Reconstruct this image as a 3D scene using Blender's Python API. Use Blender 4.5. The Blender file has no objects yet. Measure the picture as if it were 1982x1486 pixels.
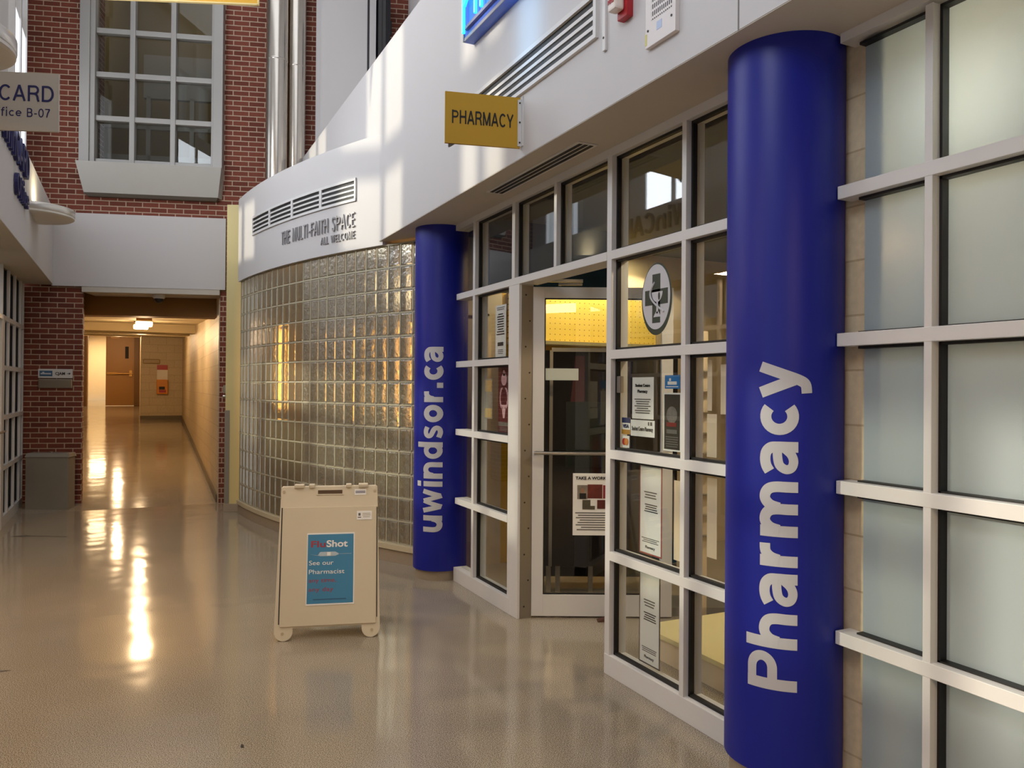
import bpy, bmesh, math, random
from mathutils import Vector, Matrix
random.seed(7)
S = bpy.context.scene
COL = S.collection
PI = math.pi

# ------------------------------------------------------------------ camera, world, sun, exposure
cd = bpy.data.cameras.new('camera'); cam = bpy.data.objects.new('camera', cd); COL.objects.link(cam)
cd.sensor_width = 36.0; cd.lens = 36.0 * 1500 / 1982; cd.clip_start = 0.05; cd.clip_end = 200
YAW = math.radians(26.0); PITCH = math.atan(8 / 1500); ROLL = 0.0075
cam.location = (0, 0, 1.55)
cam.rotation_mode = 'QUATERNION'
cam.rotation_quaternion = (Matrix.Rotation(-YAW, 3, 'Z') @ Matrix.Rotation(PI / 2 + PITCH, 3, 'X') @ Matrix.Rotation(ROLL, 3, 'Z')).to_quaternion()
S.camera = cam
S.view_settings.view_transform = 'Standard'; S.view_settings.look = 'None'
S.view_settings.gamma = 1; S.view_settings.use_curve_mapping = False
S.view_settings.exposure = 0.15
S.cycles.use_denoising = True
S.cycles.max_bounces = 8; S.cycles.diffuse_bounces = 4; S.cycles.glossy_bounces = 4
S.cycles.transmission_bounces = 6; S.cycles.transparent_max_bounces = 12
S.cycles.caustics_reflective = False; S.cycles.caustics_refractive = False
S.cycles.sample_clamp_indirect = 4.0

w = bpy.data.worlds.new('sky'); S.world = w; w.use_nodes = True
bg = w.node_tree.nodes['Background']; bg.inputs[0].default_value = (0.82, 0.88, 1.0, 1); bg.inputs[1].default_value = 0.62

def light(name, kind, loc, energy, color=(1, 1, 1), size=None, rot=None, size_y=None, target=None, spread=None):
    ld = bpy.data.lights.new(name, kind); ld.energy = energy; ld.color = color
    if kind == 'AREA':
        ld.shape = 'RECTANGLE' if size_y else 'SQUARE'; ld.size = size
        if size_y: ld.size_y = size_y
        if spread: ld.spread = spread
    elif size is not None and kind in ('POINT', 'SPOT'): ld.shadow_soft_size = size
    o = bpy.data.objects.new(name, ld); COL.objects.link(o); o.location = loc
    if rot: o.rotation_euler = rot
    if target is not None:
        o.rotation_euler = (Vector(target) - Vector(loc)).to_track_quat('-Z', 'Y').to_euler()
    return o
sun = light('sun', 'SUN', (-20, 10, 12), 2.4, (1.0, 0.90, 0.70), target=(-20 + 0.95, 10 - 0.30, 12 - 0.33)); sun.data.angle = math.radians(2.4)
WARM = (1.0, 0.68, 0.38); WARM2 = (1.0, 0.80, 0.56)
light('skylight', 'AREA', (0.4, 4.2, 7.8), 120, (0.88, 0.93, 1.0), size=3.0, size_y=12)
for yc_, wd_ in ((1.35, 1.1), (5.55, .7), (7.72, 1.15), (10.52, 1.0)):      # area lamps added inside each clerestory bay to boost its daylight
    light('window_fill', 'AREA', (-1.22, yc_, 4.8), (50 if yc_ < 9 else 6) * wd_, (0.86, 0.92, 1.0), size=wd_, size_y=1.9, rot=(0, -PI / 2, 0)).rotation_euler = (PI / 2, 0, -PI / 2)
light('corridor_fill', 'AREA', (0.3, -1.2, 2.74), 60, WARM, size=1.2, size_y=1.2)  # added warm fill behind the camera, no known lamp there
for y_ in (2.6, 4.6, 6.6): light('soffit_fill', 'AREA', (-1.1, y_, 2.825), 28 if y_ > 6 else 18, WARM, size=0.22)  # warm fills added under the left soffit, out of view

# ------------------------------------------------------------------ materials
def lin(c):
    if isinstance(c, str):
        c = c.lstrip('#'); c = [int(c[i:i + 2], 16) / 255 for i in (0, 2, 4)]
    return tuple(x / 12.92 if x <= 0.04045 else ((x + 0.055) / 1.055) ** 2.4 for x in c) + (1,)
def nd(nt, t, **kw):
    n = nt.nodes.new(t)
    for k, v in kw.items():
        if k.startswith('i_'): n.inputs[k[2:].replace('_', ' ')].default_value = v
        else: setattr(n, k, v)
    return n
MC = {}
def pm(name, col, rough=0.5, metal=0.0, spec=0.5, var=0.06, vscale=6.0, bump=0.0, bscale=60.0, emit=None, es=0.0, coat=0.0, stretch=None):
    if name in MC: return MC[name]
    m = bpy.data.materials.new(name); m.use_nodes = True; nt = m.node_tree
    b = nt.nodes['Principled BSDF']
    b.inputs['Roughness'].default_value = rough; b.inputs['Metallic'].default_value = metal
    b.inputs['Specular IOR Level'].default_value = spec; b.inputs['Coat Weight'].default_value = coat
    tc = nd(nt, 'ShaderNodeTexCoord'); src = tc.outputs['Object']
    if stretch:
        mp = nd(nt, 'ShaderNodeMapping'); mp.inputs['Scale'].default_value = stretch
        nt.links.new(src, mp.inputs[0]); src = mp.outputs[0]
    c = lin(col)
    if var:
        nz = nd(nt, 'ShaderNodeTexNoise', i_Scale=vscale, i_Detail=4.0)
        nt.links.new(src, nz.inputs['Vector'])
        mx = nd(nt, 'ShaderNodeMix', data_type='RGBA')
        mx.inputs[6].default_value = tuple(x * (1 - var) for x in c[:3]) + (1,)
        mx.inputs[7].default_value = tuple(min(1, x * (1 + var)) for x in c[:3]) + (1,)
        nt.links.new(nz.outputs[0], mx.inputs[0]); nt.links.new(mx.outputs[2], b.inputs['Base Color'])
    else: b.inputs['Base Color'].default_value = c
    if bump:
        nb = nd(nt, 'ShaderNodeTexNoise', i_Scale=bscale, i_Detail=3.0); nt.links.new(src, nb.inputs['Vector'])
        bp = nd(nt, 'ShaderNodeBump', i_Strength=bump, i_Distance=0.01)
        nt.links.new(nb.outputs[0], bp.inputs['Height']); nt.links.new(bp.outputs[0], b.inputs['Normal'])
    if emit:
        b.inputs['Emission Color'].default_value = lin(emit); b.inputs['Emission Strength'].default_value = es
    MC[name] = m; return m

def brick_mat(name, c1, c2, mortar, bw, rh, ms, rough=0.85, squash=None, bump=0.4, offset=0.5, bias=-0.2):
    m = bpy.data.materials.new(name); m.use_nodes = True; nt = m.node_tree; b = nt.nodes['Principled BSDF']
    b.inputs['Roughness'].default_value = rough
    tc = nd(nt, 'ShaderNodeTexCoord'); sp = nd(nt, 'ShaderNodeSeparateXYZ'); nt.links.new(tc.outputs['Object'], sp.inputs[0])
    ad = nd(nt, 'ShaderNodeMath', operation='ADD'); nt.links.new(sp.outputs[0], ad.inputs[0]); nt.links.new(sp.outputs[1], ad.inputs[1])
    cb = nd(nt, 'ShaderNodeCombineXYZ'); nt.links.new(ad.outputs[0], cb.inputs[0]); nt.links.new(sp.outputs[2], cb.inputs[1])
    br = nd(nt, 'ShaderNodeTexBrick'); br.offset = offset
    br.inputs['Color1'].default_value = lin(c1); br.inputs['Color2'].default_value = lin(c2); br.inputs['Mortar'].default_value = lin(mortar)
    br.inputs['Scale'].default_value = 1.0; br.inputs['Mortar Size'].default_value = ms; br.inputs['Mortar Smooth'].default_value = 0.1
    br.inputs['Bias'].default_value = bias; br.inputs['Brick Width'].default_value = bw; br.inputs['Row Height'].default_value = rh
    nt.links.new(cb.outputs[0], br.inputs['Vector'])
    nz = nd(nt, 'ShaderNodeTexNoise', i_Scale=35.0, i_Detail=6.0); nt.links.new(tc.outputs['Object'], nz.inputs['Vector'])
    mx = nd(nt, 'ShaderNodeMix', data_type='RGBA', blend_type='MULTIPLY'); mx.inputs[0].default_value = 0.35
    nt.links.new(br.outputs['Color'], mx.inputs[6]); nt.links.new(nz.outputs[0], mx.inputs[7]); nt.links.new(mx.outputs[2], b.inputs['Base Color'])
    bp = nd(nt, 'ShaderNodeBump', i_Strength=bump, i_Distance=0.006); bp.invert = True
    nt.links.new(br.outputs['Fac'], bp.inputs['Height']); nt.links.new(bp.outputs[0], b.inputs['Normal'])
    return m

def slot_mat(name, base, hole, bw, rh, ms, msz=None):
    # rows of punched holes: a brick pattern whose bricks are the holes
    m = bpy.data.materials.new(name); m.use_nodes = True; nt = m.node_tree; b = nt.nodes['Principled BSDF']; b.inputs['Roughness'].default_value = 0.5
    tc = nd(nt, 'ShaderNodeTexCoord'); sp = nd(nt, 'ShaderNodeSeparateXYZ'); nt.links.new(tc.outputs['Object'], sp.inputs[0])
    def inside(out, period, frac):
        d = nd(nt, 'ShaderNodeMath', operation='DIVIDE'); d.inputs[1].default_value = period; nt.links.new(out, d.inputs[0])
        f = nd(nt, 'ShaderNodeMath', operation='FRACT'); nt.links.new(d.outputs[0], f.inputs[0])
        l = nd(nt, 'ShaderNodeMath', operation='LESS_THAN'); l.inputs[1].default_value = frac; nt.links.new(f.outputs[0], l.inputs[0]); return l.outputs[0]
    mu = nd(nt, 'ShaderNodeMath', operation='MULTIPLY')
    nt.links.new(inside(sp.outputs[0], bw, 1 - 2 * ms / bw), mu.inputs[0]); nt.links.new(inside(sp.outputs[2], rh, 1 - 2 * (msz or ms) / rh), mu.inputs[1])
    mx = nd(nt, 'ShaderNodeMix', data_type='RGBA'); mx.inputs[6].default_value = lin(base); mx.inputs[7].default_value = lin(hole)
    nt.links.new(mu.outputs[0], mx.inputs[0]); nt.links.new(mx.outputs[2], b.inputs['Base Color'])
    return m
def glass_mat(name, tint=(0.97, 0.985, 0.98), refl=0.9, rough=0.0):
    m = bpy.data.materials.new(name); m.use_nodes = True; nt = m.node_tree; nt.nodes.clear()
    out = nd(nt, 'ShaderNodeOutputMaterial'); t = nd(nt, 'ShaderNodeBsdfTransparent'); t.inputs[0].default_value = tint + (1,)
    g = nd(nt, 'ShaderNodeBsdfGlossy'); g.inputs['Roughness'].default_value = rough; g.inputs['Color'].default_value = (refl, refl, refl, 1)
    f = nd(nt, 'ShaderNodeFresnel'); ge = nd(nt, 'ShaderNodeNewGeometry'); ir = nd(nt, 'ShaderNodeMapRange'); ir.inputs[3].default_value = 1.5; ir.inputs[4].default_value = 1 / 1.5
    nt.links.new(ge.outputs['Backfacing'], ir.inputs[0]); nt.links.new(ir.outputs[0], f.inputs[0])
    mx = nd(nt, 'ShaderNodeMixShader')
    nt.links.new(f.outputs[0], mx.inputs[0]); nt.links.new(t.outputs[0], mx.inputs[1]); nt.links.new(g.outputs[0], mx.inputs[2]); nt.links.new(mx.outputs[0], out.inputs[0])
    return m

M_white = pm('white_painted_aluminium', '#dcdad8', 0.35, var=0.02)
M_plaster = pm('white_plaster', '#d0cccb', 0.6, var=0.015, vscale=2, bump=0.03, bscale=120)
M_soffit = pm('soffit_paint', '#c9c1b4', 0.7, var=0.02)
M_cream = pm('cream_wall_paint', '#e2cfae', 0.7, var=0.03)
M_yellowwall = pm('yellow_wall_paint', '#e9b51c', 0.55, var=0.03)
M_gasket = pm('black_gasket', '#0e0c0c', 0.5, var=0)
M_black = pm('black_metal', '#15131a', 0.4, var=0.03)
M_blue = pm('royal_blue_vinyl', '#0e1c92', 0.42, spec=0.45, var=0.03, vscale=3, coat=0.0)
M_letter = pm('pale_grey_vinyl', '#c9cad0', 0.4, var=0.02)
M_steel = pm('brushed_steel', '#b9b5ae', 0.28, metal=1.0, var=0.05, stretch=(1, 1, 30))
M_galv = pm('galvanised_duct', '#cfc8be', 0.22, metal=1.0, var=0.05, bump=0.06, bscale=5)
M_hinge = pm('grey_hinge_steel', '#9a948c', 0.4, metal=0.7, var=0.05)
M_screw = pm('dark_screw', '#3a3430', 0.5, metal=0.5, var=0)
M_brick = brick_mat('red_brick', '#8a4836', '#6a3224', '#ccb39b', 0.2032, 0.0667, 0.0060)
M_block = brick_mat('painted_block', '#dfcdac', '#d8c5a3', '#bfa987', 0.4064, 0.2032, 0.004, rough=0.5, bump=0.5)
M_glass = glass_mat('clear_glass')
M_glassdark = glass_mat('window_glass_tinted', tint=(0.72, 0.74, 0.72))
M_frost = pm('frosted_glass', '#b8c5cb', 0.20, spec=1.0, var=0.02, vscale=1.5)
def translucent(m, fac):
    nt = m.node_tree; b = nt.nodes['Principled BSDF']; out = [n for n in nt.nodes if n.type == 'OUTPUT_MATERIAL'][0]
    t = nd(nt, 'ShaderNodeBsdfTranslucent'); t.inputs[0].default_value = (.90, .95, .95, 1); mx = nd(nt, 'ShaderNodeMixShader'); mx.inputs[0].default_value = fac
    nt.links.new(b.outputs[0], mx.inputs[1]); nt.links.new(t.outputs[0], mx.inputs[2]); nt.links.new(mx.outputs[0], out.inputs[0])
translucent(M_frost, .4)
M_greymetal = pm('grey_window_metal', '#a7a4a0', 0.45, metal=0.25, var=0.03)
M_apron = pm('grey_apron_paint', '#b9b6b0', 0.55, var=0.02)
M_concrete = pm('terrazzo_curb', '#a39480', 0.45, var=0.12, vscale=90)
M_yellow = pm('yellow_sign_panel', '#c6992a', 0.45, var=0.02)
M_ink = pm('black_ink', '#1a1714', 0.6, var=0)
M_paper = pm('white_paper', '#f5f2ec', 0.7, var=0.02)
M_navy = pm('navy_letters', '#1b1a55', 0.45, var=0)
M_plastic = pm('cream_plastic', '#ddd0b6', 0.45, var=0.03, vscale=10)
M_dark = pm('dark_interior', '#1a1614', 0.7, var=0.05)
M_brown = pm('brown_door_paint', '#9a6f33', 0.45, var=0.03)
M_red = pm('red_plastic', '#b01f28', 0.4, var=0.03)
M_grey = pm('grey_plastic', '#6f6c66', 0.5, var=0.04)

def floor_mat():
    m = bpy.data.materials.new('polished_terrazzo'); m.use_nodes = True; nt = m.node_tree; b = nt.nodes['Principled BSDF']
    tc = nd(nt, 'ShaderNodeTexCoord')
    n1 = nd(nt, 'ShaderNodeTexNoise', i_Scale=240.0, i_Detail=2.0); n2 = nd(nt, 'ShaderNodeTexNoise', i_Scale=1.1, i_Detail=5.0)
    v = nd(nt, 'ShaderNodeTexVoronoi', i_Scale=230.0)
    for n in (n1, n2, v): nt.links.new(tc.outputs['Object'], n.inputs['Vector'])
    cr = nd(nt, 'ShaderNodeValToRGB'); e = cr.color_ramp.elements
    e[0].position = 0.42; e[0].color = lin('#706453'); e[1].position = 0.58; e[1].color = lin('#c2b6a2')
    nt.links.new(n1.outputs[0], cr.inputs[0])
    mx = nd(nt, 'ShaderNodeMix', data_type='RGBA', blend_type='MULTIPLY'); mx.inputs[0].default_value = 0.35
    cr2 = nd(nt, 'ShaderNodeValToRGB'); e = cr2.color_ramp.elements; e[0].position = 0.3; e[0].color = (0.6, 0.6, 0.6, 1); e[1].position = 0.7; e[1].color = (1, 1, 1, 1)
    nt.links.new(n2.outputs[0], cr2.inputs[0]); nt.links.new(cr.outputs[0], mx.inputs[6]); nt.links.new(cr2.outputs[0], mx.inputs[7])
    mx2 = nd(nt, 'ShaderNodeMix', data_type='RGBA'); mx2.inputs[7].default_value = lin('#5b4b3c')
    cr3 = nd(nt, 'ShaderNodeValToRGB'); e = cr3.color_ramp.elements; e[0].position = 0.12; e[0].color = (0.25, 0.25, 0.25, 1); e[1].position = 0.22; e[1].color = (0, 0, 0, 1)
    nt.links.new(v.outputs['Distance'], cr3.inputs[0]); nt.links.new(cr3.outputs[0], mx2.inputs[0]); nt.links.new(mx.outputs[2], mx2.inputs[6])
    nt.links.new(mx2.outputs[2], b.inputs['Base Color'])
    b.inputs['Roughness'].default_value = 0.11; b.inputs['Specular IOR Level'].default_value = 0.5
    nb = nd(nt, 'ShaderNodeTexNoise', i_Scale=3.2, i_Detail=1.0); nt.links.new(tc.outputs['Object'], nb.inputs['Vector'])
    bp = nd(nt, 'ShaderNodeBump', i_Strength=0.16, i_Distance=0.02); nt.links.new(nb.outputs[0], bp.inputs['Height']); nt.links.new(bp.outputs[0], b.inputs['Normal'])
    return m
M_floor = floor_mat()

# ------------------------------------------------------------------ mesh helpers
class MB:
    def __init__(s, M=None): s.bm = bmesh.new(); s.M = M or Matrix()
    def _v(s, co): return s.bm.verts.new(s.M @ Vector(co))
    def box(s, x0, x1, y0, y1, z0, z1):
        v = [s._v(c) for c in ((x0, y0, z0), (x1, y0, z0), (x1, y1, z0), (x0, y1, z0), (x0, y0, z1), (x1, y0, z1), (x1, y1, z1), (x0, y1, z1))]
        for f in ((0, 3, 2, 1), (4, 5, 6, 7), (0, 1, 5, 4), (1, 2, 6, 5), (2, 3, 7, 6), (3, 0, 4, 7)): s.bm.faces.new([v[i] for i in f])
        return s
    def prism(s, pts, h0, h1, axis='z'):
        def P(a, b, h): return {'z': (a, b, h), 'y': (a, h, b), 'x': (h, a, b)}[axis]
        A = [s._v(P(a, b, h0)) for a, b in pts]; B = [s._v(P(a, b, h1)) for a, b in pts]; n = len(pts)
        s.bm.faces.new(A[::-1]); s.bm.faces.new(B)
        for i in range(n): s.bm.faces.new((A[i], A[(i + 1) % n], B[(i + 1) % n], B[i]))
        return s
    def hull(s, bot, top):
        A = [s._v(p) for p in bot]; B = [s._v(p) for p in top]; n = len(A)
        s.bm.faces.new(A[::-1]); s.bm.faces.new(B)
        for i in range(n): s.bm.faces.new((A[i], A[(i + 1) % n], B[(i + 1) % n], B[i]))
        return s
    def quad(s, *p): s.bm.faces.new([s._v(c) for c in p]); return s
    def lathe(s, prof, cx=0, cy=0, n=40, a0=0, a1=2 * PI, cap=True):
        full = abs(a1 - a0 - 2 * PI) < 1e-6; k = n if full else n + 1
        rings = [[s._v((cx + r * math.cos(a0 + (a1 - a0) * i / n), cy + r * math.sin(a0 + (a1 - a0) * i / n), z)) for i in range(k)] for r, z in prof]
        for a, b in zip(rings, rings[1:]):
            for i in range(n):
                j = (i + 1) % k; s.bm.faces.new((a[i], a[j], b[j], b[i]))
        if cap and full: s.bm.faces.new(rings[0][::-1]); s.bm.faces.new(rings[-1])
        if not full:
            s.bm.faces.new([r[0] for r in rings][::-1]); s.bm.faces.new([r[-1] for r in rings]); s.bm.faces.new(rings[0][::-1]); s.bm.faces.new(rings[-1])
        return s
    def tube(s, p0, p1, r, n=12):
        p0, p1 = Vector(p0), Vector(p1); d = (p1 - p0).normalized()
        u = d.orthogonal().normalized(); v = d.cross(u)
        A = [s._v(p0 + r * (u * math.cos(2 * PI * i / n) + v * math.sin(2 * PI * i / n))) for i in range(n)]
        B = [s._v(p1 + r * (u * math.cos(2 * PI * i / n) + v * math.sin(2 * PI * i / n))) for i in range(n)]
        s.bm.faces.new(A[::-1]); s.bm.faces.new(B)
        for i in range(n): s.bm.faces.new((A[i], A[(i + 1) % n], B[(i + 1) % n], B[i]))
        return s
    def build(s, name, mat, parent=None, bevel=0.0, smooth=False, weld=False):
        bm = s.bm
        if weld: bmesh.ops.remove_doubles(bm, verts=bm.verts, dist=1e-5)
        bmesh.ops.recalc_face_normals(bm, faces=bm.faces)
        if bevel:
            es = [e for e in bm.edges if len(e.link_faces) == 2 and e.calc_face_angle(0) > 0.6]
            bmesh.ops.bevel(bm, geom=es, offset=bevel, segments=2, affect='EDGES', profile=0.6, clamp_overlap=True)
        me = bpy.data.meshes.new(name); bm.to_mesh(me); bm.free()
        me.materials.append(mat)
        if smooth:
            me.polygons.foreach_set('use_smooth', [True] * len(me.polygons))
            me.set_sharp_from_angle(angle=0.7)
        o = bpy.data.objects.new(name, me); COL.objects.link(o)
        if parent: o.parent = parent
        return o
def thing(name, label, cat, loc=(0, 0, 0), rz=0.0, group=None, kind=None):
    o = bpy.data.objects.new(name, None); o.empty_display_size = 0.1; COL.objects.link(o)
    o.location = loc; o.rotation_euler = (0, 0, rz); o['label'] = label; o['category'] = cat
    if group: o['group'] = group
    if kind: o['kind'] = kind
    return o
def tag(o, label=None, cat=None, group=None, kind=None):
    if label: o['label'] = label
    if cat: o['category'] = cat
    if group: o['group'] = group
    if kind: o['kind'] = kind
    return o
def struct(o, label=None, cat=None): return tag(o, label, cat, kind='structure')

def text_mesh(body, bold=0.0, extrude=0.0, spacing=1.0, line=1.0, align='LEFT'):
    cu = bpy.data.curves.new('t', 'FONT'); cu.body = body; cu.size = 1.0; cu.offset = bold; cu.extrude = extrude
    cu.space_character = spacing; cu.space_line = line; cu.align_x = align; cu.resolution_u = 5; cu.fill_mode = 'BOTH' if extrude else 'FRONT'
    o = bpy.data.objects.new('t', cu); COL.objects.link(o)
    dg = bpy.context.evaluated_depsgraph_get(); me = bpy.data.meshes.new_from_object(o.evaluated_get(dg))
    bpy.data.objects.remove(o); bpy.data.curves.remove(cu)
    return me
def text(name, body, mat, parent, x, z, y, h, width=None, bold=0.0, depth=0.002, align='c', spacing=1.0, line=1.0, M=None, total=False):
    """lettering standing in the local xz plane, facing -y. h = capital height (or total height when total)"""
    me = text_mesh(body, bold, 0.01, spacing, line, {'c': 'CENTER', 'l': 'LEFT', 'r': 'RIGHT'}[align])
    vs = [v.co.copy() for v in me.vertices]
    xs = [v.x for v in vs]; ys = [v.y for v in vs]; x0, x1, y0, y1 = min(xs), max(xs), min(ys), max(ys)
    sy = h / (y1 - y0) if total else h / 0.70
    sx = width / (x1 - x0) if width else sy
    ax = {'c': (x0 + x1) / 2, 'l': x0, 'r': x1}[align]
    for v in me.vertices:
        p = Vector((x + (v.co.x - ax) * sx, y + (0 if v.co.z < 0 else -depth), z + (v.co.y - (y0 if total else 0)) * sy))
        v.co = (M @ p) if M else p
    me.materials.clear(); me.materials.append(mat); me.name = name
    o = bpy.data.objects.new(name, me); COL.objects.link(o)
    if parent: o.parent = parent
    return o
# stroke alphabet: cap height 1, x height .74; ('S' smooth or 'L' straight, points[, width factor])
def arc_(cx, cy, rx, ry, a0, a1, n=22): return [(cx + rx * math.cos(math.radians(a0 + (a1 - a0) * i / n)), cy + ry * math.sin(math.radians(a0 + (a1 - a0) * i / n))) for i in range(n + 1)]
GL = {
 'P': [('L', [(.11, 0), (.11, 1)]), ('L', [(.11, .9), (.40, .9)] + arc_(.42, .69, .24, .21, 85, -85) + [(.40, .48), (.11, .48)], .85)],
 'h': [('L', [(.11, 0), (.11, 1.04)]), ('S', [(.14, .36), (.19, .53), (.31, .635), (.45, .635), (.56, .56), (.60, .42), (.60, .2), (.60, 0)], .95)],
 'n': [('L', [(.11, 0), (.11, .74)]), ('S', [(.14, .36), (.19, .53), (.31, .635), (.45, .635), (.56, .56), (.60, .42), (.60, .2), (.60, 0)], .95)],
 'm': [('L', [(.11, 0), (.11, .74)]), ('S', [(.14, .36), (.19, .53), (.30, .635), (.42, .635), (.52, .56), (.56, .42), (.56, .2), (.56, 0)], .95), ('S', [(.59, .36), (.64, .53), (.75, .635), (.87, .635), (.97, .56), (1.01, .42), (1.01, .2), (1.01, 0)], .95)],
 'u': [('L', [(.60, 0), (.60, .74)]), ('S', [(.57, .38), (.52, .21), (.40, .105), (.26, .105), (.15, .18), (.11, .32), (.11, .54), (.11, .74)], .95)],
 'a': [('S', [(.07, .555), (.18, .62), (.32, .645), (.46, .62), (.55, .53), (.565, .40), (.565, .2), (.565, 0)], .95), ('S', [(.56, .40), (.38, .40), (.20, .36), (.115, .24), (.15, .13), (.28, .09), (.42, .14), (.54, .27)], .8)],
 'r': [('L', [(.11, 0), (.11, .74)]), ('S', [(.14, .36), (.19, .52), (.30, .625), (.46, .64)], .95)],
 'c': [('L', arc_(.37, .37, .262, .268, 48, 312))],
 'o': [('L', arc_(.37, .37, .262, .268, 0, 360))],
 'e': [('L', arc_(.37, .37, .262, .268, 0, 318)), ('L', [(.12, .37), (.64, .37)], .9)],
 'd': [('L', arc_(.36, .37, .25, .268, 0, 360), .9), ('L', [(.61, 0), (.61, 1.04)])],
 's': [('S', [(.52, .59), (.36, .65), (.2, .63), (.13, .54), (.17, .45), (.30, .385), (.43, .32), (.49, .22), (.43, .12), (.28, .09), (.08, .155)], .85)],
 'y': [('L', [(.11, .74), (.37, .08)]), ('S', [(.64, .74), (.48, .30), (.36, -.02), (.27, -.14), (.10, -.165)], .95)],
 'w': [('L', [(.08, .74), (.27, .07)], .9), ('L', [(.27, 0.02), (.50, .72)], .8), ('L', [(.50, .72), (.73, .02)], .8), ('L', [(.73, .07), (.92, .74)], .9)],
 'i': [('L', [(.11, 0), (.11, .74)]), ('L', [(.11, .86), (.11, 1.06)])],
 'f': [('S', [(.15, 0), (.15, .4), (.15, .76), (.22, .93), (.40, .95)]), ('L', [(0, .69), (.38, .69)], .9)],
 '.': [('L', [(.12, 0), (.12, .23)])], '-': [('L', [(.05, .38), (.36, .38)])],
 'H': [('L', [(.07, 0), (.07, 1)]), ('L', [(.63, 0), (.63, 1)]), ('L', [(.07, .52), (.63, .52)])],
 'A': [('L', [(.03, 0), (.35, 1)]), ('L', [(.35, 1), (.67, 0)]), ('L', [(.14, .32), (.56, .32)])],
 'R': [('L', [(.07, 0), (.07, 1)]), ('L', [(.07, .94), (.38, .94)] + arc_(.40, .715, .20, .225, 85, -85) + [(.38, .49), (.07, .49)]), ('S', [(.36, .49), (.50, .43), (.57, .30), (.60, .12), (.65, 0)])],
 'M': [('L', [(.07, 0), (.07, 1)]), ('L', [(.07, 1), (.40, .04)]), ('L', [(.40, .04), (.73, 1)]), ('L', [(.73, 0), (.73, 1)])],
 'C': [('L', arc_(.38, .5, .31, .44, 42, 318))],
 'D': [('L', [(.07, 0), (.07, 1)]), ('L', [(.07, .94), (.30, .94)] + arc_(.32, .5, .32, .44, 85, -85) + [(.30, .06), (.07, .06)])],
 'Y': [('L', [(.03, 1), (.34, .42)]), ('L', [(.65, 1), (.34, .42)]), ('L', [(.34, .44), (.34, 0)])],
 'U': [('L', [(.07, 1), (.07, .33)] + arc_(.34, .33, .27, .27, 180, 360) + [(.61, .33), (.61, 1)])],
 'W': [('L', [(.03, 1), (.25, .02)]), ('L', [(.25, .02), (.47, .96)]), ('L', [(.47, .96), (.69, .02)]), ('L', [(.69, .02), (.91, 1)])],
 'O': [('L', arc_(.40, .5, .33, .44, 0, 360))], '0': [('L', arc_(.30, .5, .24, .44, 0, 360))],
 'B': [('L', [(.07, 0), (.07, 1)]), ('L', [(.07, .94), (.34, .94)] + arc_(.36, .73, .18, .21, 85, -85) + [(.34, .52), (.07, .52)]), ('L', [(.34, .52)] + arc_(.38, .29, .20, .23, 85, -85) + [(.34, .06), (.07, .06)])],
 '7': [('L', [(.03, .94), (.55, .94)]), ('L', [(.55, .94), (.30, .45), (.22, 0)])],
 'T': [('L', [(.02, .94), (.56, .94)]), ('L', [(.29, .94), (.29, 0)])], 'L': [('L', [(.07, 1), (.07, 0)]), ('L', [(.07, .06), (.46, .06)])], 'I': [('L', [(.07, 0), (.07, 1)])],
 'E': [('L', [(.07, 0), (.07, 1)]), ('L', [(.07, .94), (.48, .94)]), ('L', [(.07, .52), (.45, .52)]), ('L', [(.07, .06), (.48, .06)])], 'F': [('L', [(.07, 0), (.07, 1)]), ('L', [(.07, .94), (.48, .94)]), ('L', [(.07, .52), (.45, .52)])],
 'S': [('S', [(.50, .80), (.42, .91), (.29, .94), (.15, .89), (.10, .75), (.16, .61), (.30, .52), (.44, .42), (.50, .27), (.44, .12), (.30, .06), (.15, .09), (.06, .22)])],
 ' ': [],
}
GW = {'T': .58, 'L': .46, 'I': .14, 'E': .50, 'F': .50, 'S': .57, 'P': .72, 'h': .72, 'n': .72, 'm': 1.13, 'u': .71, 'a': .69, 'r': .48, 'c': .62, 'o': .74, 'e': .70, 'd': .73, 's': .61, 'y': .74, 'w': 1.0, 'i': .22, 'f': .38, '.': .24, '-': .4, 'H': .70, 'A': .70, 'R': .68, 'M': .80, 'C': .70, 'D': .70, 'Y': .68, 'U': .68, 'W': .94, 'O': .80, '0': .60, 'B': .64, '7': .58, ' ': .35}
def smooth_(p):
    q = [p[0]] + list(p) + [p[-1]]; out = []
    for i in range(1, len(q) - 2):
        for k in range(5):
            t = k / 5; a, b, c, d = q[i - 1], q[i], q[i + 1], q[i + 2]
            out.append(tuple(.5 * (2 * b[m] + (c[m] - a[m]) * t + (2 * a[m] - 5 * b[m] + 4 * c[m] - d[m]) * t * t + (3 * b[m] - a[m] - 3 * c[m] + d[m]) * t ** 3) for m in (0, 1)))
    return out + [tuple(p[-1])]
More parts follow.
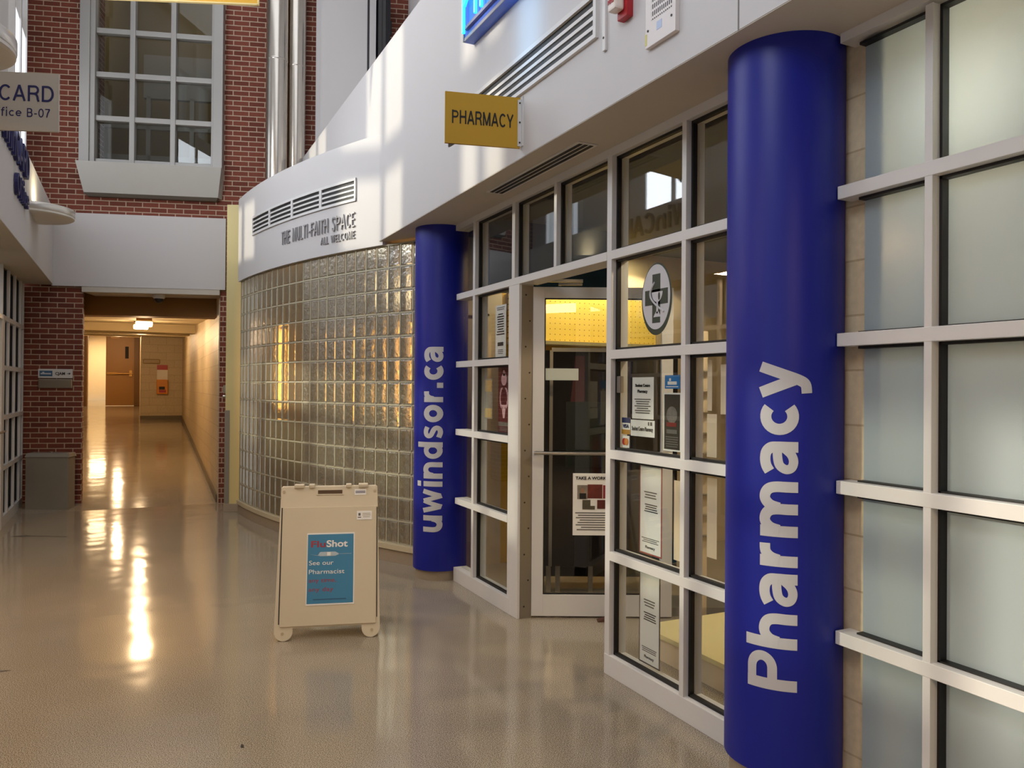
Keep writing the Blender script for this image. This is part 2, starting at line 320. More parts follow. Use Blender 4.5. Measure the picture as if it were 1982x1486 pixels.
def strokes(body, wd, gap):
    # flat lettering mesh in xy, left aligned at x = 0; returns bmesh and total width
    bm = bmesh.new(); x = 0.0; lift = 0.0
    for ch in body:
        for q_, st in enumerate(GL[ch]):
            lift = q_ * .0004
            pts = smooth_(st[1]) if st[0] == 'S' else st[1]; hw = wd * (st[2] if len(st) > 2 else 1) / 2
            pts = [Vector((a + x, b)) for a, b in pts]; n = len(pts); closed = (pts[0] - pts[-1]).length < 1e-4
            L = []; Rr = []
            for i in range(n):
                d0 = (pts[i] - pts[i - 1]) if i > 0 else ((pts[-1] - pts[-2]) if closed else (pts[1] - pts[0])); d1 = (pts[i + 1] - pts[i]) if i < n - 1 else ((pts[1] - pts[0]) if closed else d0)
                d = (d0.normalized() + d1.normalized()).normalized(); nn = Vector((-d.y, d.x)); k = hw / max(.5, nn.dot(Vector((-d0.normalized().y, d0.normalized().x))))
                L.append(bm.verts.new((*(pts[i] + nn * k), lift))); Rr.append(bm.verts.new((*(pts[i] - nn * k), lift)))
            for i in range(n - 1): bm.faces.new((L[i], Rr[i], Rr[i + 1], L[i + 1]))
        x += GW[ch] + gap
    return bm, x - gap
def stext(name, body, mat, parent, x, z, y, h, width, wd=.13, gap=.12, align='c', depth=.0):
    bm, tot = strokes(body, wd, gap); sx = width / tot; x0 = {'c': x - width / 2, 'l': x, 'r': x - width}[align]
    if depth:
        r = bmesh.ops.extrude_face_region(bm, geom=bm.faces[:])
        for v in r['geom']:
            if isinstance(v, bmesh.types.BMVert): v.co.z += 1
    for v in bm.verts: v.co = Vector((x0 + v.co.x * sx, y - .0008 - (v.co.z * depth if v.co.z > .5 else v.co.z), z + v.co.y * h))
    bmesh.ops.recalc_face_normals(bm, faces=bm.faces)
    me = bpy.data.meshes.new(name); bm.to_mesh(me); bm.free(); me.materials.append(mat)
    o = bpy.data.objects.new(name, me); COL.objects.link(o); o.parent = parent
    return o
def lines(mb, x0, x1, z0, z1, n, y, th=None, ragged=0.25, d=0.0006):
    step = (z1 - z0) / n
    for i in range(n):
        zz = z0 + step * (i + 0.5); t = (th or step * 0.45) / 2
        k = random.uniform(0, ragged) * (x1 - x0) / 2
        mb.box(x0 + k, x1 - k, y - d, y, zz - t, zz + t)
    return mb

XR = 2.322      # storefront face on the right; local x = s runs toward the viewer, local y goes into the shop
def R(s, z=0.0, n=0.0): return (XR - n, 3.574 - s, z)
RZ_R = -PI / 2; RZ_L = PI / 2; RZ_E = math.radians(-17.05)
E0 = Vector((-0.601, 11.396, 0))
XL = -1.263; XLF = -0.943; XF = 1.972; ZS = 2.86

# ------------------------------------------------------------------ setting: floor, ramp, walls
fl = MB().quad((-5, -6, 0), (9, -6, 0), (9, 11.0, 0), (-5, 11.9, 0)).build('floor', M_floor); struct(fl)
GR = 0.054
def hz(y): return max(0.0, GR * (y - 10.9))
def hr(y): return 1.006 + (y - 10.9) * 0.01445
hf = MB().quad((-2.2, 10.9, 0), (2.2, 10.9, 0), (2.2, 30, GR * 19.1), (-2.2, 30, GR * 19.1)).build('floor_hall', M_floor); struct(hf)

we = MB()
we.prism([(-0.78, 0), (0.005, 0), (-0.118, 0.38), (-0.78, 0.38)], 0, 2.80)
for a in ((1.69, 2.35, 0, 2.82), (-0.78, 2.35, 2.80, 3.70), (-0.78, 4.35, 3.70, 4.40), (-0.78, 0.10, 4.40, 8.0), (1.62, 4.35, 4.40, 8.0)):
    we.box(a[0], a[1], 0, 0.38, a[2], a[3])
we = we.build('wall_end', M_brick); we.location = E0; we.rotation_euler = (0, 0, RZ_E); struct(we)
bd = MB().box(-0.36, 1.76, -0.05, 0.0, 2.815, 3.755).build('trim_1', M_plaster); bd.location = E0; bd.rotation_euler = (0, 0, RZ_E); struct(bd)
so = MB().box(-0.0, 1.69, -0.045, 0.42, 2.745, 2.815).build('trim_2', M_soffit); so.location = E0; so.rotation_euler = (0, 0, RZ_E); struct(so)

# pale pillar where the end wall meets the drum
pl = thing('trim_3', 'cream painted pillar end between hallway opening and glass block wall', 'pillar', (1.014, 10.14, 0), math.radians(-22), kind='structure')
MB().box(0, 0.19, 0, 0.75, 0.0, 3.79).build('shaft', pm('cream_pillar', '#d9c88c', 0.5, var=0.02), pl, bevel=0.006)
MB().box(-0.012, 0.192, -0.012, 0.75, 0.0, 0.10).build('base', M_concrete, pl, bevel=0.004)
MB().box(0.005, 0.055, -0.006, 0.0, 0.10, 1.25).box(-0.006, 0.0, 0.0, 0.05, 0.10, 1.25).build('corner_guard', pm('grey_guard', '#8d867b', 0.4, var=0.02), pl)
MB().tube((-0.005, 0.03, 1.42), (-0.035, 0.03, 1.42), 0.022).box(-0.03, -0.0, 0.01, 0.05, 1.46, 1.56).build('door_holder', M_steel, pl, smooth=True)

# hallway
hw = MB()
def hstrip(pts, t, z0f, z1f, mb):
    (x0, y0), (x1, y1) = pts
    d = Vector((x1 - x0, y1 - y0)).normalized(); n = Vector((-d.y, d.x)) * t
    mb.hull([(x0, y0, z0f(y0)), (x1, y1, z0f(y1)), (x1 + n.x, y1 + n.y, z0f(y1)), (x0 + n.x, y0 + n.y, z0f(y0))],
            [(x0, y0, z1f(y0)), (x1, y1, z1f(y1)), (x1 + n.x, y1 + n.y, z1f(y1)), (x0 + n.x, y0 + n.y, z1f(y0))])
hc = lambda y: 2.50 + (y - 10.9) * 0.043
o = MB(); hstrip(((1.006, 10.95), (1.178, 22.8)), -0.3, lambda y: -0.02, lambda y: hc(y) + .25, o)
o = o.build('wall_hall_right', M_block); struct(o)
o = MB().box(0.158, 1.6, 22.8, 23.0, 0, 3.4).build('wall_hall_end', M_block); struct(o)
o = MB().box(0.158, 0.33, 23.0, 27.5, 0, 3.9).build('wall_hall_return', M_block); struct(o)
o = MB().box(-1.65, -1.40, 11.75, 31.0, 0, 4.2).build('wall_hall_left', M_block); struct(o)
o = MB().box(-1.7, -1.30, 27.5, 27.65, 0.5, 4.2).box(-1.30, 0.3, 27.5, 27.65, 3.2, 4.2).build('wall_hall_far', M_brown); struct(o)
o = MB().box(-2.4, 1.0, 30.2, 30.4, 0.5, 4.4).build('wall_hall_beyond', M_cream); struct(o)
o = MB(); o.hull([(-1.7, 12.2, hc(11.5)), (1.15, 11.35, hc(11.5)), (1.7, 30.4, hc(30.4)), (-1.7, 30.4, hc(30.4))], [(-1.7, 12.2, hc(11.5) + .2), (1.15, 11.35, hc(11.5) + .2), (1.7, 30.4, hc(30.4) + .2), (-1.7, 30.4, hc(30.4) + .2)])
o = o.build('ceiling_hall', pm('hall_ceiling', '#cdbd97', 0.7, var=0.02)); struct(o)
o = MB()
for y in (16.6, 19.0, 21.4, 24.0):
    o.box(-1.45, hr(y) + 0.05, y, y + 0.3, hc(y) - 0.16, hc(y) + 0.05)
o = o.build('trim_4', pm('hall_beam', '#c3b18a', 0.7, var=0.02)); struct(o)
o = MB().box(-0.6, 1.69, .45, .75, 2.49, 2.9).build('trim_5', pm('brown_beam', '#8a5f22', 0.6, var=0.03)); o.location = E0; o.rotation_euler = (0, 0, RZ_E); struct(o)
o = MB(); hstrip(((1.0, 10.99), (1.17, 22.79)), 0.012, lambda y: hz(y), lambda y: hz(y) + 0.1, o); o.box(0.15, 1.18, 22.785, 22.8, hz(22.8) - .02, hz(22.8) + .1)
struct(o.build('baseboard_hall', pm('grey_baseboard', '#6e6454', 0.5, var=0.03)))

dr = thing('door_2', 'brown double door at far end of hallway, closed leaf with push bar', 'door', (-0.80, 27.5, hz(27.5)), 0, kind='structure')
MB().box(0.0, 0.80, -0.04, 0.01, 0.01, 2.26).build('door_leaf', M_brown, dr, bevel=0.004)
MB().box(0.80, 0.99, -0.12, 0.12, 0.0, 2.32).box(-0.6, 0.99, -0.06, 0.1, 2.27, 2.40).box(-0.6, -0.53, -0.12, 0.12, 0.0, 2.32).build('door_frame', pm('dark_brown_frame', '#6b4a1d', 0.5, var=0.03), dr)
MB().tube((0.04, -0.09, 1.02), (0.76, -0.09, 1.02), 0.025).box(0.03, 0.30, -0.10, -0.04, 0.99, 1.06).box(0.66, 0.74, -0.10, -0.04, 0.93, 1.12).build('push_bar', pm('bar_brass', '#b48a4a', 0.35, metal=0.6, var=0.03), dr, smooth=True)
MB().box(0.54, 0.64, -0.046, -0.04, 1.50, 1.88).build('vision_panel', M_dark, dr)
MB().box(0.12, 0.38, -0.12, -0.04, 2.12, 2.19).build('door_closer', pm('closer_tan', '#b58a4a', 0.4, var=0.02), dr, bevel=0.01)

EMW = pm('lamp_diffuser', '#fff2d0', 0.5, var=0, emit='#ffd28a', es=6.5)
for lb, xx, yy in (('nearest', 0.13, 13.2), ('middle', 0.10, 15.1), ('farthest, added one', 0.14, 19.6)):  # farthest lamp is added, for more light down the hall
    t = thing('ceiling_lamp', lb + ' of the three glowing box lamps in line on the hallway ceiling', 'lamp', (xx, yy, hc(yy) + .02), 0, 'hallway ceiling lamps')
    MB().box(-0.11, 0.11, -0.12, 0.12, -0.09, 0.0).build('lamp_housing', pm('lamp_housing', '#7b5a35', 0.5, var=0.02), t)
    MB().box(-0.12, 0.12, -0.14, 0.14, -0.16, -0.09).build('diffuser', EMW, t, bevel=0.025)
    light('hall_lamp_or_fill', 'POINT', (xx, yy, hc(yy) - 0.22), 34, WARM, size=0.08)
light('hall_lamp_or_fill', 'POINT', (-0.4, 24.8, hc(24.8) - 0.2), 50, WARM, size=0.08)  # added fill to brighten the far door, no fixture here
light('hall_lamp_or_fill', 'AREA', (-0.9, 28.9, 3.2), 60, (1, 0.74, 0.42), size=0.8)

t = thing('first_aid_station', 'red white and yellow emergency box on hallway end wall', 'emergency box', (0.68, 22.8, 1.42), 0)
MB().box(-0.13, 0.13, -0.012, 0, 0.55, 0.68).build('red_sign', M_red, t)
MB().box(-0.13, 0.13, -0.010, 0, 0.28, 0.55).tube((0.0, -0.014, 0.38), (0.0, -0.008, 0.38), 0.03).build('white_plate', M_paper, t)
MB().box(-0.14, 0.14, -0.12, 0, -0.10, 0.29).build('yellow_case', pm('orange_yellow_plastic', '#e08c12', 0.4, var=0.02), t, bevel=0.02)
MB().box(-0.08, 0.06, -0.124, -0.12, 0.02, 0.1).build('black_panel', M_ink, t)
MB().box(-0.08, 0.09, -0.124, -0.12, -0.06, 0.01).build('red_panel', M_red, t)
t = tag(MB().box(0.21, 0.62, 22.74, 22.8, 2.13, 2.25).build('wall_rail', pm('tan_rail', '#a48a5c', 0.4, var=0.02), bevel=0.02), 'tan bumper rail above the emergency box on hallway end wall', 'rail')
t = thing('security_camera', 'small dark dome camera under hallway opening soffit', 'camera', tuple(E0 + Matrix.Rotation(RZ_E, 3, 'Z') @ Vector((0.89, 0.12, 2.745))), 0)
MB().lathe([(0.075, 0), (0.075, -0.035), (0.06, -0.05)], n=24).build('mount', M_white, t, smooth=True)
MB().lathe([(0.06, -0.05), (0.055, -0.08), (0.035, -0.1), (0.01, -0.107)], n=24).build('dome', M_black, t, smooth=True)

# ------------------------------------------------------------------ bay window in the end wall
bw = thing('window_6', 'grey metal grid window high in the red brick wall', 'window', tuple(E0), RZ_E, kind='structure')
fr = MB().box(-0.03, 0.09, -0.12, 0.05, 4.39, 8.0).box(0.09, 0.15, -0.10, 0.05, 4.39, 8.0).box(1.60, 1.72, -0.12, 0.05, 4.39, 8.0).box(1.575, 1.62, -0.10, 0.05, 4.39, 8.0)
fr.build('frame', M_greymetal, bw, bevel=0.006)
for i, sx in enumerate((0.595, 1.095)): MB().box(sx - 0.033, sx + 0.033, -0.085, 0.03, 4.40, 8.0).build('mullion', M_greymetal, bw, bevel=0.012)
zr = (4.428, 4.985, 5.549, 6.113, 6.677, 7.24, 7.8)
for z in zr: MB().box(0.15, 1.58, -0.07, 0.03, z - 0.035, z + 0.035).build('rail', M_greymetal, bw, bevel=0.012)
xs = (0.15, 0.565, 1.065, 1.575)
for i in range(3):
    a, b = ((0.15, 0.562), (0.628, 1.062), (1.128, 1.575))[i]
    for j in range(6): MB().box(a, b, 0.0, 0.006, zr[j] + 0.035, zr[j + 1] - 0.035).build('pane', M_glassdark, bw)
MB().hull([(0.03, -0.10, 4.012), (1.67, -0.10, 4.012), (1.70, 0, 4.012), (0.0, 0, 4.012)], [(-0.04, -0.20, 4.39), (1.73, -0.20, 4.39), (1.73, 0, 4.39), (-0.04, 0, 4.39)]).build('apron', M_apron, bw, bevel=0.004)
MB().hull([(0.06, -0.06, 3.975), (1.64, -0.06, 3.975), (1.64, 0, 3.975), (0.06, 0, 3.975)], [(0.03, -0.10, 4.012), (1.67, -0.10, 4.012), (1.67, 0, 4.012), (0.03, 0, 4.012)]).build('apron_underside', pm('apron_shade', '#6d675e', 0.6, var=0.03), bw)  # darker copy of the apron grey paints in the underside shade
rm = MB().box(-0.2, 2.0, 2.4, 2.5, 3.8, 8.0).box(-0.25, -0.2, 0.38, 2.5, 3.8, 8.0).box(1.9, 2.0, 0.38, 2.5, 3.8, 8).box(-0.2, 2, 0.38, 2.5, 8.0, 8.1).box(-0.2, 2, 0.38, 2.5, 4.2, 4.3).build('wall_upper_room', pm('upper_room_wall', '#b3a88f', 0.7, var=0.03))
rm.location = E0; rm.rotation_euler = (0, 0, RZ_E); struct(rm)
pt = MB()  # partition grid added to stand in for the grid reflected in the panes
for x in (0.42, 1.02, 1.62): pt.box(x - .03, x + .03, 1.2, 1.26, 4.3, 5.75)
for z in (4.85, 5.3): pt.box(-0.2, 1.9, 1.2, 1.26, z - .035, z + .035)
pt.box(0.35, 1.66, 1.2, 1.28, 5.72, 6.35)
pt = pt.build('trim_6', M_plaster); pt.location = E0; pt.rotation_euler = (0, 0, RZ_E); struct(pt)
light('upper_room_light', 'POINT', tuple(E0 + Matrix.Rotation(RZ_E, 3, 'Z') @ Vector((0.9, 0.9, 7.4))), 14, WARM2, size=0.2)

# ducts, white panel, television on the end wall
for i, (sx, r, yy, lb) in enumerate(((2.43, 0.135, -0.30, 'left round metal duct running up the brick wall'), (2.655, 0.125, -0.13, 'right round metal duct standing behind the left one'))):
    t = thing('duct', lb, 'duct', tuple(E0 + Matrix.Rotation(RZ_E, 3, 'Z') @ Vector((sx, yy, 3.80))), RZ_E, 'round metal ducts')
    MB().lathe([(r, 0), (r, 4.2)], n=48).build('pipe', M_galv, t, smooth=True)
    for z in (0.4, 1.98): MB().lathe([(r + 0.001, z - 0.012), (r + 0.005, z), (r + 0.001, z + 0.012)], n=48, cap=False).build('seam_band', M_galv, t, smooth=True)
wp = MB().box(2.967, 3.575, -0.10, 0.0, 3.8, 8.0).box(2.90, 2.967, -0.06, 0, 3.8, 8).build('trim_7', M_plaster); wp.location = E0; wp.rotation_euler = (0, 0, RZ_E); struct(wp)
wp = MB().box(3.575, 3.605, -0.09, 0.0, 3.8, 8.0).build('trim_8', M_black); wp.location = E0; wp.rotation_euler = (0, 0, RZ_E); struct(wp)
wp = MB().box(3.605, 3.69, -0.11, 0.0, 3.8, 8.0).build('trim_9', M_plaster); wp.location = E0; wp.rotation_euler = (0, 0, RZ_E); struct(wp)
t = thing('television', 'black flat screen turned edge on beside the white panel', 'television', tuple(E0 + Matrix.Rotation(RZ_E, 3, 'Z') @ Vector((3.70, -0.02, 6.0))), RZ_E + math.radians(-62))
MB().box(0.0, 0.34, -0.03, 0.03, 0.0, 0.80).build('housing', M_black, t, bevel=0.01)
MB().box(0.015, 0.325, -0.034, -0.03, 0.02, 0.78).build('screen', pm('screen_glass', '#0b0b10', 0.12, var=0), t)
MB().box(0.1, 0.2, 0.03, 0.12, 0.3, 0.5).build('mount', M_black, t)

# ------------------------------------------------------------------ drum: curved glass block wall
DC = Vector((10.286, 10.686)); DR = 9.144
def D(t, z, n=0.0):
    a = math.radians(26.62) - t / DR; r = DR + n
    return (DC.x - r * math.cos(a), DC.y - r * math.sin(a), z)
def drum_band(mb, t0, t1, z0, z1, n0, n1, seg=0.08):
    k = max(1, int((t1 - t0) / seg)); ts = [t0 + (t1 - t0) * i / k for i in range(k + 1)]
    rows = [[mb._v(D(t, z, n)) for t in ts] for z, n in ((z0, n1), (z1, n1), (z1, n0), (z0, n0))]
    for r in range(4):
        a, b = rows[r], rows[(r + 1) % 4]
        for i in range(k): mb.bm.faces.new((a[i], a[i + 1], b[i + 1], b[i]))
    mb.bm.faces.new([r[0] for r in rows]); mb.bm.faces.new([r[-1] for r in rows][::-1])
    return mb
def gb_mat():
    m = bpy.data.materials.new('glass_block'); m.use_nodes = True; nt = m.node_tree; b = nt.nodes['Principled BSDF']
    b.inputs['Base Color'].default_value = lin('#a79c80'); b.inputs['Roughness'].default_value = 0.30; b.inputs['Transmission Weight'].default_value = 0.62
    b.inputs['IOR'].default_value = 1.3; b.inputs['Specular IOR Level'].default_value = 0.6
    tc = nd(nt, 'ShaderNodeTexCoord'); nz = nd(nt, 'ShaderNodeTexNoise', i_Scale=22.0, i_Detail=3.0); nt.links.new(tc.outputs['Object'], nz.inputs['Vector'])
    bp = nd(nt, 'ShaderNodeBump', i_Strength=0.45, i_Distance=0.02); nt.links.new(nz.outputs[0], bp.inputs['Height']); nt.links.new(bp.outputs[0], b.inputs['Normal'])
    return m
M_gb = gb_mat()
dw = thing('wall_drum', 'curved wall of square glass blocks', 'wall', (0, 0, 0), kind='structure')
BW = 0.15333; TJ = [-0.6133 + BW * i for i in range(28)]; Z0, ZH, NR = 0.165, 0.2045, 13
mb = MB()
for i in range(27):
    for j in range(NR):
        t0, t1 = TJ[i] + 0.007, TJ[i + 1] - 0.007; z0, z1 = Z0 + ZH * j + 0.007, Z0 + ZH * (j + 1) - 0.007
        o = [D(t0, z0, 0), D(t1, z0, 0), D(t1, z1, 0), D(t0, z1, 0)]
        e = 0.012; q = [D(t0 + e, z0 + e, 0.006), D(t1 - e, z0 + e, 0.006), D(t1 - e, z1 - e, 0.006), D(t0 + e, z1 - e, 0.006)]
        ov = [mb._v(c) for c in o]; qv = [mb._v(c) for c in q]
        mb.bm.faces.new(qv)
        for k in range(4): mb.bm.faces.new((ov[k], ov[(k + 1) % 4], qv[(k + 1) % 4], qv[k]))
mb.build('glass_blocks', M_gb, dw)
mb = MB()
for t in TJ: drum_band(mb, t - 0.007, t + 0.007, Z0, Z0 + ZH * NR, -0.03, 0.005, seg=1)
for j in range(NR + 1): drum_band(mb, TJ[0], TJ[-1], Z0 + ZH * j - 0.007, Z0 + ZH * j + 0.007, -0.03, 0.006)
mb.build('mortar_joints', pm('pale_mortar', '#b9b39c', 0.6, var=0.04), dw)
mb = MB()
for i in range(28):
    for j in range(3, 12):
        c = Vector(D(TJ[i], Z0 + ZH * j + 0.007, 0.008)); mb.box(c.x - .005, c.x + .005, c.y - .005, c.y + .005, c.z, c.z + .012)
mb.build('joint_studs', pm('stud_metal', '#e4dcc4', 0.3, metal=0.4, var=0), dw)
drum_band(MB(), -0.65, 3.56, 0.115, 0.160, -0.1, 0.03).build('sill', pm('cream_sill', '#cbbd9f', 0.5, var=0.03), dw)
drum_band(MB(), -0.65, 3.56, 0.0, 0.115, -0.1, 0.012).build('curb', M_concrete, dw)
o = drum_band(MB(), 0.20, 3.56, 2.825, 3.83, -0.25, 0.035).build('wall_drum_fascia', M_plaster, smooth=True); struct(o)
# room behind the glass blocks
o = MB(); k = 14
for i in range(k):
    a0, a1 = -0.8 + 5.2 * i / k, -0.8 + 5.2 * (i + 1) / k
    o.quad(D(a0, 0, -1.1), D(a1, 0, -1.1), D(a1, 2.9, -1.1), D(a0, 2.9, -1.1))
struct(o.build('wall_drum_inner', pm('inner_room_wall', '#8e7c5f', 0.7, var=0.1)))
o = MB(); 
for i in range(k):
    a0, a1 = -0.8 + 5.2 * i / k, -0.8 + 5.2 * (i + 1) / k
    o.quad(D(a0, 2.88, -0.2), D(a1, 2.88, -0.2), D(a1, 2.88, -1.2), D(a0, 2.88, -1.2))
struct(o.build('ceiling_drum', M_soffit))
for tt, z0_, z1_, nm in ((0.62, 1.15, 2.2, 'right'), (1.72, 1.2, 2.25, 'middle'), (2.62, 1.3, 2.2, 'left')):  # upright tubes added so the blocks show gold streaks
    p = D(tt, 0, -0.5); t = thing('glow_tube', nm + ' added upright glow tube behind the glass blocks', 'lamp', p, 0, 'added glow tubes behind the glass blocks')
    MB().lathe([(.12, 0), (.12, .02), (.015, .03), (.015, z0_)], n=24).build('stand', M_grey, t, smooth=True)
    MB().lathe([(.05, z0_), (.05, z1_)], n=24).build('lit_tube', pm('amber_tube', '#ffca7a', .5, var=0, emit='#ffb85a', es=7.0), t, smooth=True)
light('inner_room_light', 'POINT', D(1.2, 2.6, -0.6), 5, (1.0, 0.78, 0.5), size=0.2)

def on_drum(mb_or_obj, tc, zc):   # bends a flat local-xz mesh (x right, facing -y) on to the drum fascia
    for v in mb_or_obj.data.vertices:
        v.co = Vector(D(tc - v.co.x, zc + v.co.z, 0.036 - v.co.y))
# vent of four louvre panels on the drum
t = thing('air_vent', 'curved white louvre vent above the raised lettering on glass block drum', 'vent')
vb = MB(); L0, L1 = 2.86, 0.57; P = 4; pw = (L0 - L1) / P
drum_band(vb, L1, L0, 3.275, 3.30, 0.036, 0.05); drum_band(vb, L1, L0, 3.465, 3.49, 0.036, 0.05)
for i in range(P + 1): drum_band(vb, L1 + pw * i - (0.0 if i == 0 else 0.02), L1 + pw * i + (0.0 if i == P else 0.02), 3.275, 3.49, 0.036, 0.05, seg=1)
vb.build('frame', M_white, t)
drum_band(MB(), L1, L0, 3.28, 3.485, 0.0355, 0.038).build('dark_back', M_gasket, t)
for i in range(P):
    for j in range(3):
        z = 3.30 + 0.165 * (j + 1) / 4 + 0.005 * (j - 1)
        drum_band(MB(), L1 + pw * i + 0.02, L1 + pw * (i + 1) - 0.02, z - 0.010, z + 0.008, 0.039, 0.044).build('slat', M_white, t)
t = thing('raised_lettering', 'grey raised letters reading the multi-faith space all welcome on the drum', 'lettering')
M_rl = pm('grey_letter_metal', '#a5a3a5', 0.4, metal=0.3, var=0.03)
def drum_words(body, h, width, tc, zc, depth, wd=.095, gap=.19):
    tot = sum(GW[c] + gap for c in body) - gap; k = width / tot; x = 0.0
    for wrd in body.split(' '):
        wl_ = sum(GW[c] + gap for c in wrd) - gap
        on_drum(stext('word', wrd, M_rl, t, x * k - width / 2, 0, 0, h, wl_ * k, wd, gap, 'l', depth), tc, zc)
        x += wl_ + gap + GW[' '] + gap
drum_words('THE MULTI-FAITH SPACE', .138, 1.375, 1.27, 3.037, .014)
drum_words('ALL WELCOME', .070, .555, .855, 2.93, .012)

# ------------------------------------------------------------------ right fascia, soffit, upper walls, roof
YF = 6.92
o = MB().box(XF, XF + 0.12, -5, YF, ZS + .004, 4.56).box(XF, XF + 0.12, YF, 10.55, 3.6, 4.56).build('wall_fascia_right', M_plaster); struct(o)
o = MB().box(XF + 0.0005, XF + 0.001, 2.175, 2.183, ZS + .002, 4.5).build('trim_10', M_grey); 
o.location.x = -0.0012; struct(o)
o = MB().box(XF + .002, XR + 0.25, -5, 6.92, ZS, ZS + 0.06).build('ceiling_soffit_right', M_soffit); struct(o)
o = MB().box(XF + .02, 3.40, -5, 10.6, 4.42, 4.5).build('trim_11', M_plaster); struct(o)
o = MB().box(3.34, 3.5, -5, 10.3, 4.5, 8.0).build('wall_upper_right', M_plaster); struct(o)
o = MB().box(-1.6, 3.6, -5, 12.6, 8.0, 8.15).build('ceiling', M_plaster); struct(o)
o = MB().box(-5, 9, -5.2, -5.0, 0, 8.1).build('wall_back', pm('dim_far_corridor', '#54463a', .8, var=.1)); struct(o)  # dark colour stands in for the dim corridor reflected in the glass
# left: fascia, soffit, upper clerestory
o = MB().box(XLF - 0.15, XLF, -5, 11.52, 2.834, 3.78).box(XL - .3, XLF - .15, -5, 11.6, 3.70, 3.775).build('wall_fascia_left', M_plaster); struct(o)
o = MB().box(XL - 0.3, XLF - .002, -5, 11.55, 2.83, 2.87).build('ceiling_soffit_left', M_soffit); struct(o)
OPEN = [(5.2, 5.9), (7.15, 8.3), (10.02, 11.02), (0.8, 1.9)]  # mostly unseen bays, placed so the sun throws patches on the right wall
cl = thing('window_7', 'white framed clerestory windows above the left shop front', 'window', (0, 0, 0), kind='structure')
wl = MB(); ys = sorted(OPEN); prev = -5
for a, b in ys + [(11.62, 11.62)]:
    wl.box(XL - 0.12, XL, prev, a, 3.78, 8.0); prev = b
wl.build('pier', M_plaster, cl)
ZO = ((3.86, 4.58), (4.84, 5.75), (6.0, 7.0))
for a, b in ys:
    m = MB(); zz = 3.78
    for z0, z1 in ZO: m.box(XL - 0.12, XL, a, b, zz, z0); zz = z1
    m.box(XL - 0.12, XL, a, b, zz, 8.0); m.build('transom', M_plaster, cl)
    mid = (a + b) / 2; MB().box(XL - 0.12, XL + 0.06, mid - 0.04, mid + 0.04, 3.78, 8).build('mullion', M_white, cl)
    MB().box(XL - 0.06, XL + 0.06, a - 0.05, a, 3.78, 8).build('mullion', M_white, cl); MB().box(XL - 0.06, XL + 0.06, b, b + 0.05, 3.78, 8).build('mullion', M_white, cl)
    for z0, z1 in ZO: MB().box(XL - 0.07, XL - 0.064, a, b, z0, z1).build('pane', M_glass, cl)

# ------------------------------------------------------------------ blue columns
GAP = .12
def column(name, label, s, zb, body, z0, length, ang_base, ang_top, capped, boldness):
    loc = (XR - 0.035, 3.574 - s, 0); r = 0.220
    t = thing(name, label, 'column', loc, 0, 'royal blue lettered columns')
    shaft = MB().lathe([(r, zb), (r, ZS)], n=96).build('shaft', M_blue, t, smooth=True)
    MB().lathe([(r - 0.02, 0), (r - 0.02, zb)], n=64).build('base_ring', M_concrete, t, smooth=True)
    # lettering runs up the shaft, wrapped round it
    view = math.atan2(-loc[1], -loc[0])            # direction towards the entrance side of the corridor
    bm, x1 = strokes(body, boldness, GAP); x0 = 0.0; cap = 1.0; me = bpy.data.meshes.new('lettering')
    y0 = min(v.co.y for v in bm.verts); y1 = max(v.co.y for v in bm.verts)
    for i in range(1, 14):
        y = y0 + (y1 - y0) * i / 14
        bmesh.ops.bisect_plane(bm, geom=bm.verts[:] + bm.edges[:] + bm.faces[:], plane_co=(0, y, 0), plane_no=(0, 1, 0))
    for v in bm.verts:
        a = view + math.radians(ang_base + (ang_top - ang_base) * (v.co.y / cap))
        q = r + 0.0012 + v.co.z; v.co = Vector((q * math.cos(a), q * math.sin(a), z0 + (v.co.x - x0) / (x1 - x0) * length))
    bm.to_mesh(me); bm.free(); me.materials.clear(); me.materials.append(M_letter); me.name = 'lettering'
    o = bpy.data.objects.new('lettering', me); COL.objects.link(o); o.parent = shaft
# angles: positive turns clockwise seen from above here -> letters' tops on the left as seen from the corridor
column('round_column', 'royal blue round column lettered Pharmacy, nearest the viewer', 1.316, 0.14, 'Pharmacy', 0.455, 1.20, 12.8, -33.8, 1.0, 0.225)
column('round_column', 'royal blue round column lettered uwindsor.ca beside the glass block wall', -2.456, 0.08, 'uwindsor.ca', 0.393, 1.487, 4.5, -52.0, 1.04, 0.225)

# ------------------------------------------------------------------ pharmacy shop front
BZ = (0.646, 1.196, 1.736, 2.276); BT = 0.024; GY = 0.055; ZH0 = 2.815
def win(name, label): return thing(name, label, 'window', R(0), RZ_R, kind='structure')
def mull(p, s0, s1, z0=0.0, z1=ZH0, y1=0.11): return MB().box(s0, s1, 0, y1, z0, z1).build('mullion', M_white, p, bevel=0.002)
def bar(p, s0, s1, zc, t=BT, y1=0.11, name='transom_bar'): return MB().box(s0, s1, -0.0015, y1, zc - t, zc + t).build(name, M_white, p, bevel=0.002)
def pane(p, s0, s1, z0, z1, mat=None, gasket=True):
    MB().box(s0, s1, GY, GY + 0.006, z0, z1).build('pane', mat or M_glass, p)
    if gasket:
        g = 0.013; MB().box(s0, s0 + g, 0.03, GY, z0, z1).box(s1 - g, s1, 0.03, GY, z0, z1).box(s0, s1, 0.03, GY, z0, z0 + g).box(s0, s1, 0.03, GY, z1 - g, z1).build('gasket', M_gasket, p)
def gaps(top=ZH0):
    e = [0.11] + [z for b in BZ for z in (b - BT, b + BT)] + [top]; return list(zip(e[::2], e[1::2]))
w1 = win('window_1', 'white shop front bay left of the pharmacy door')
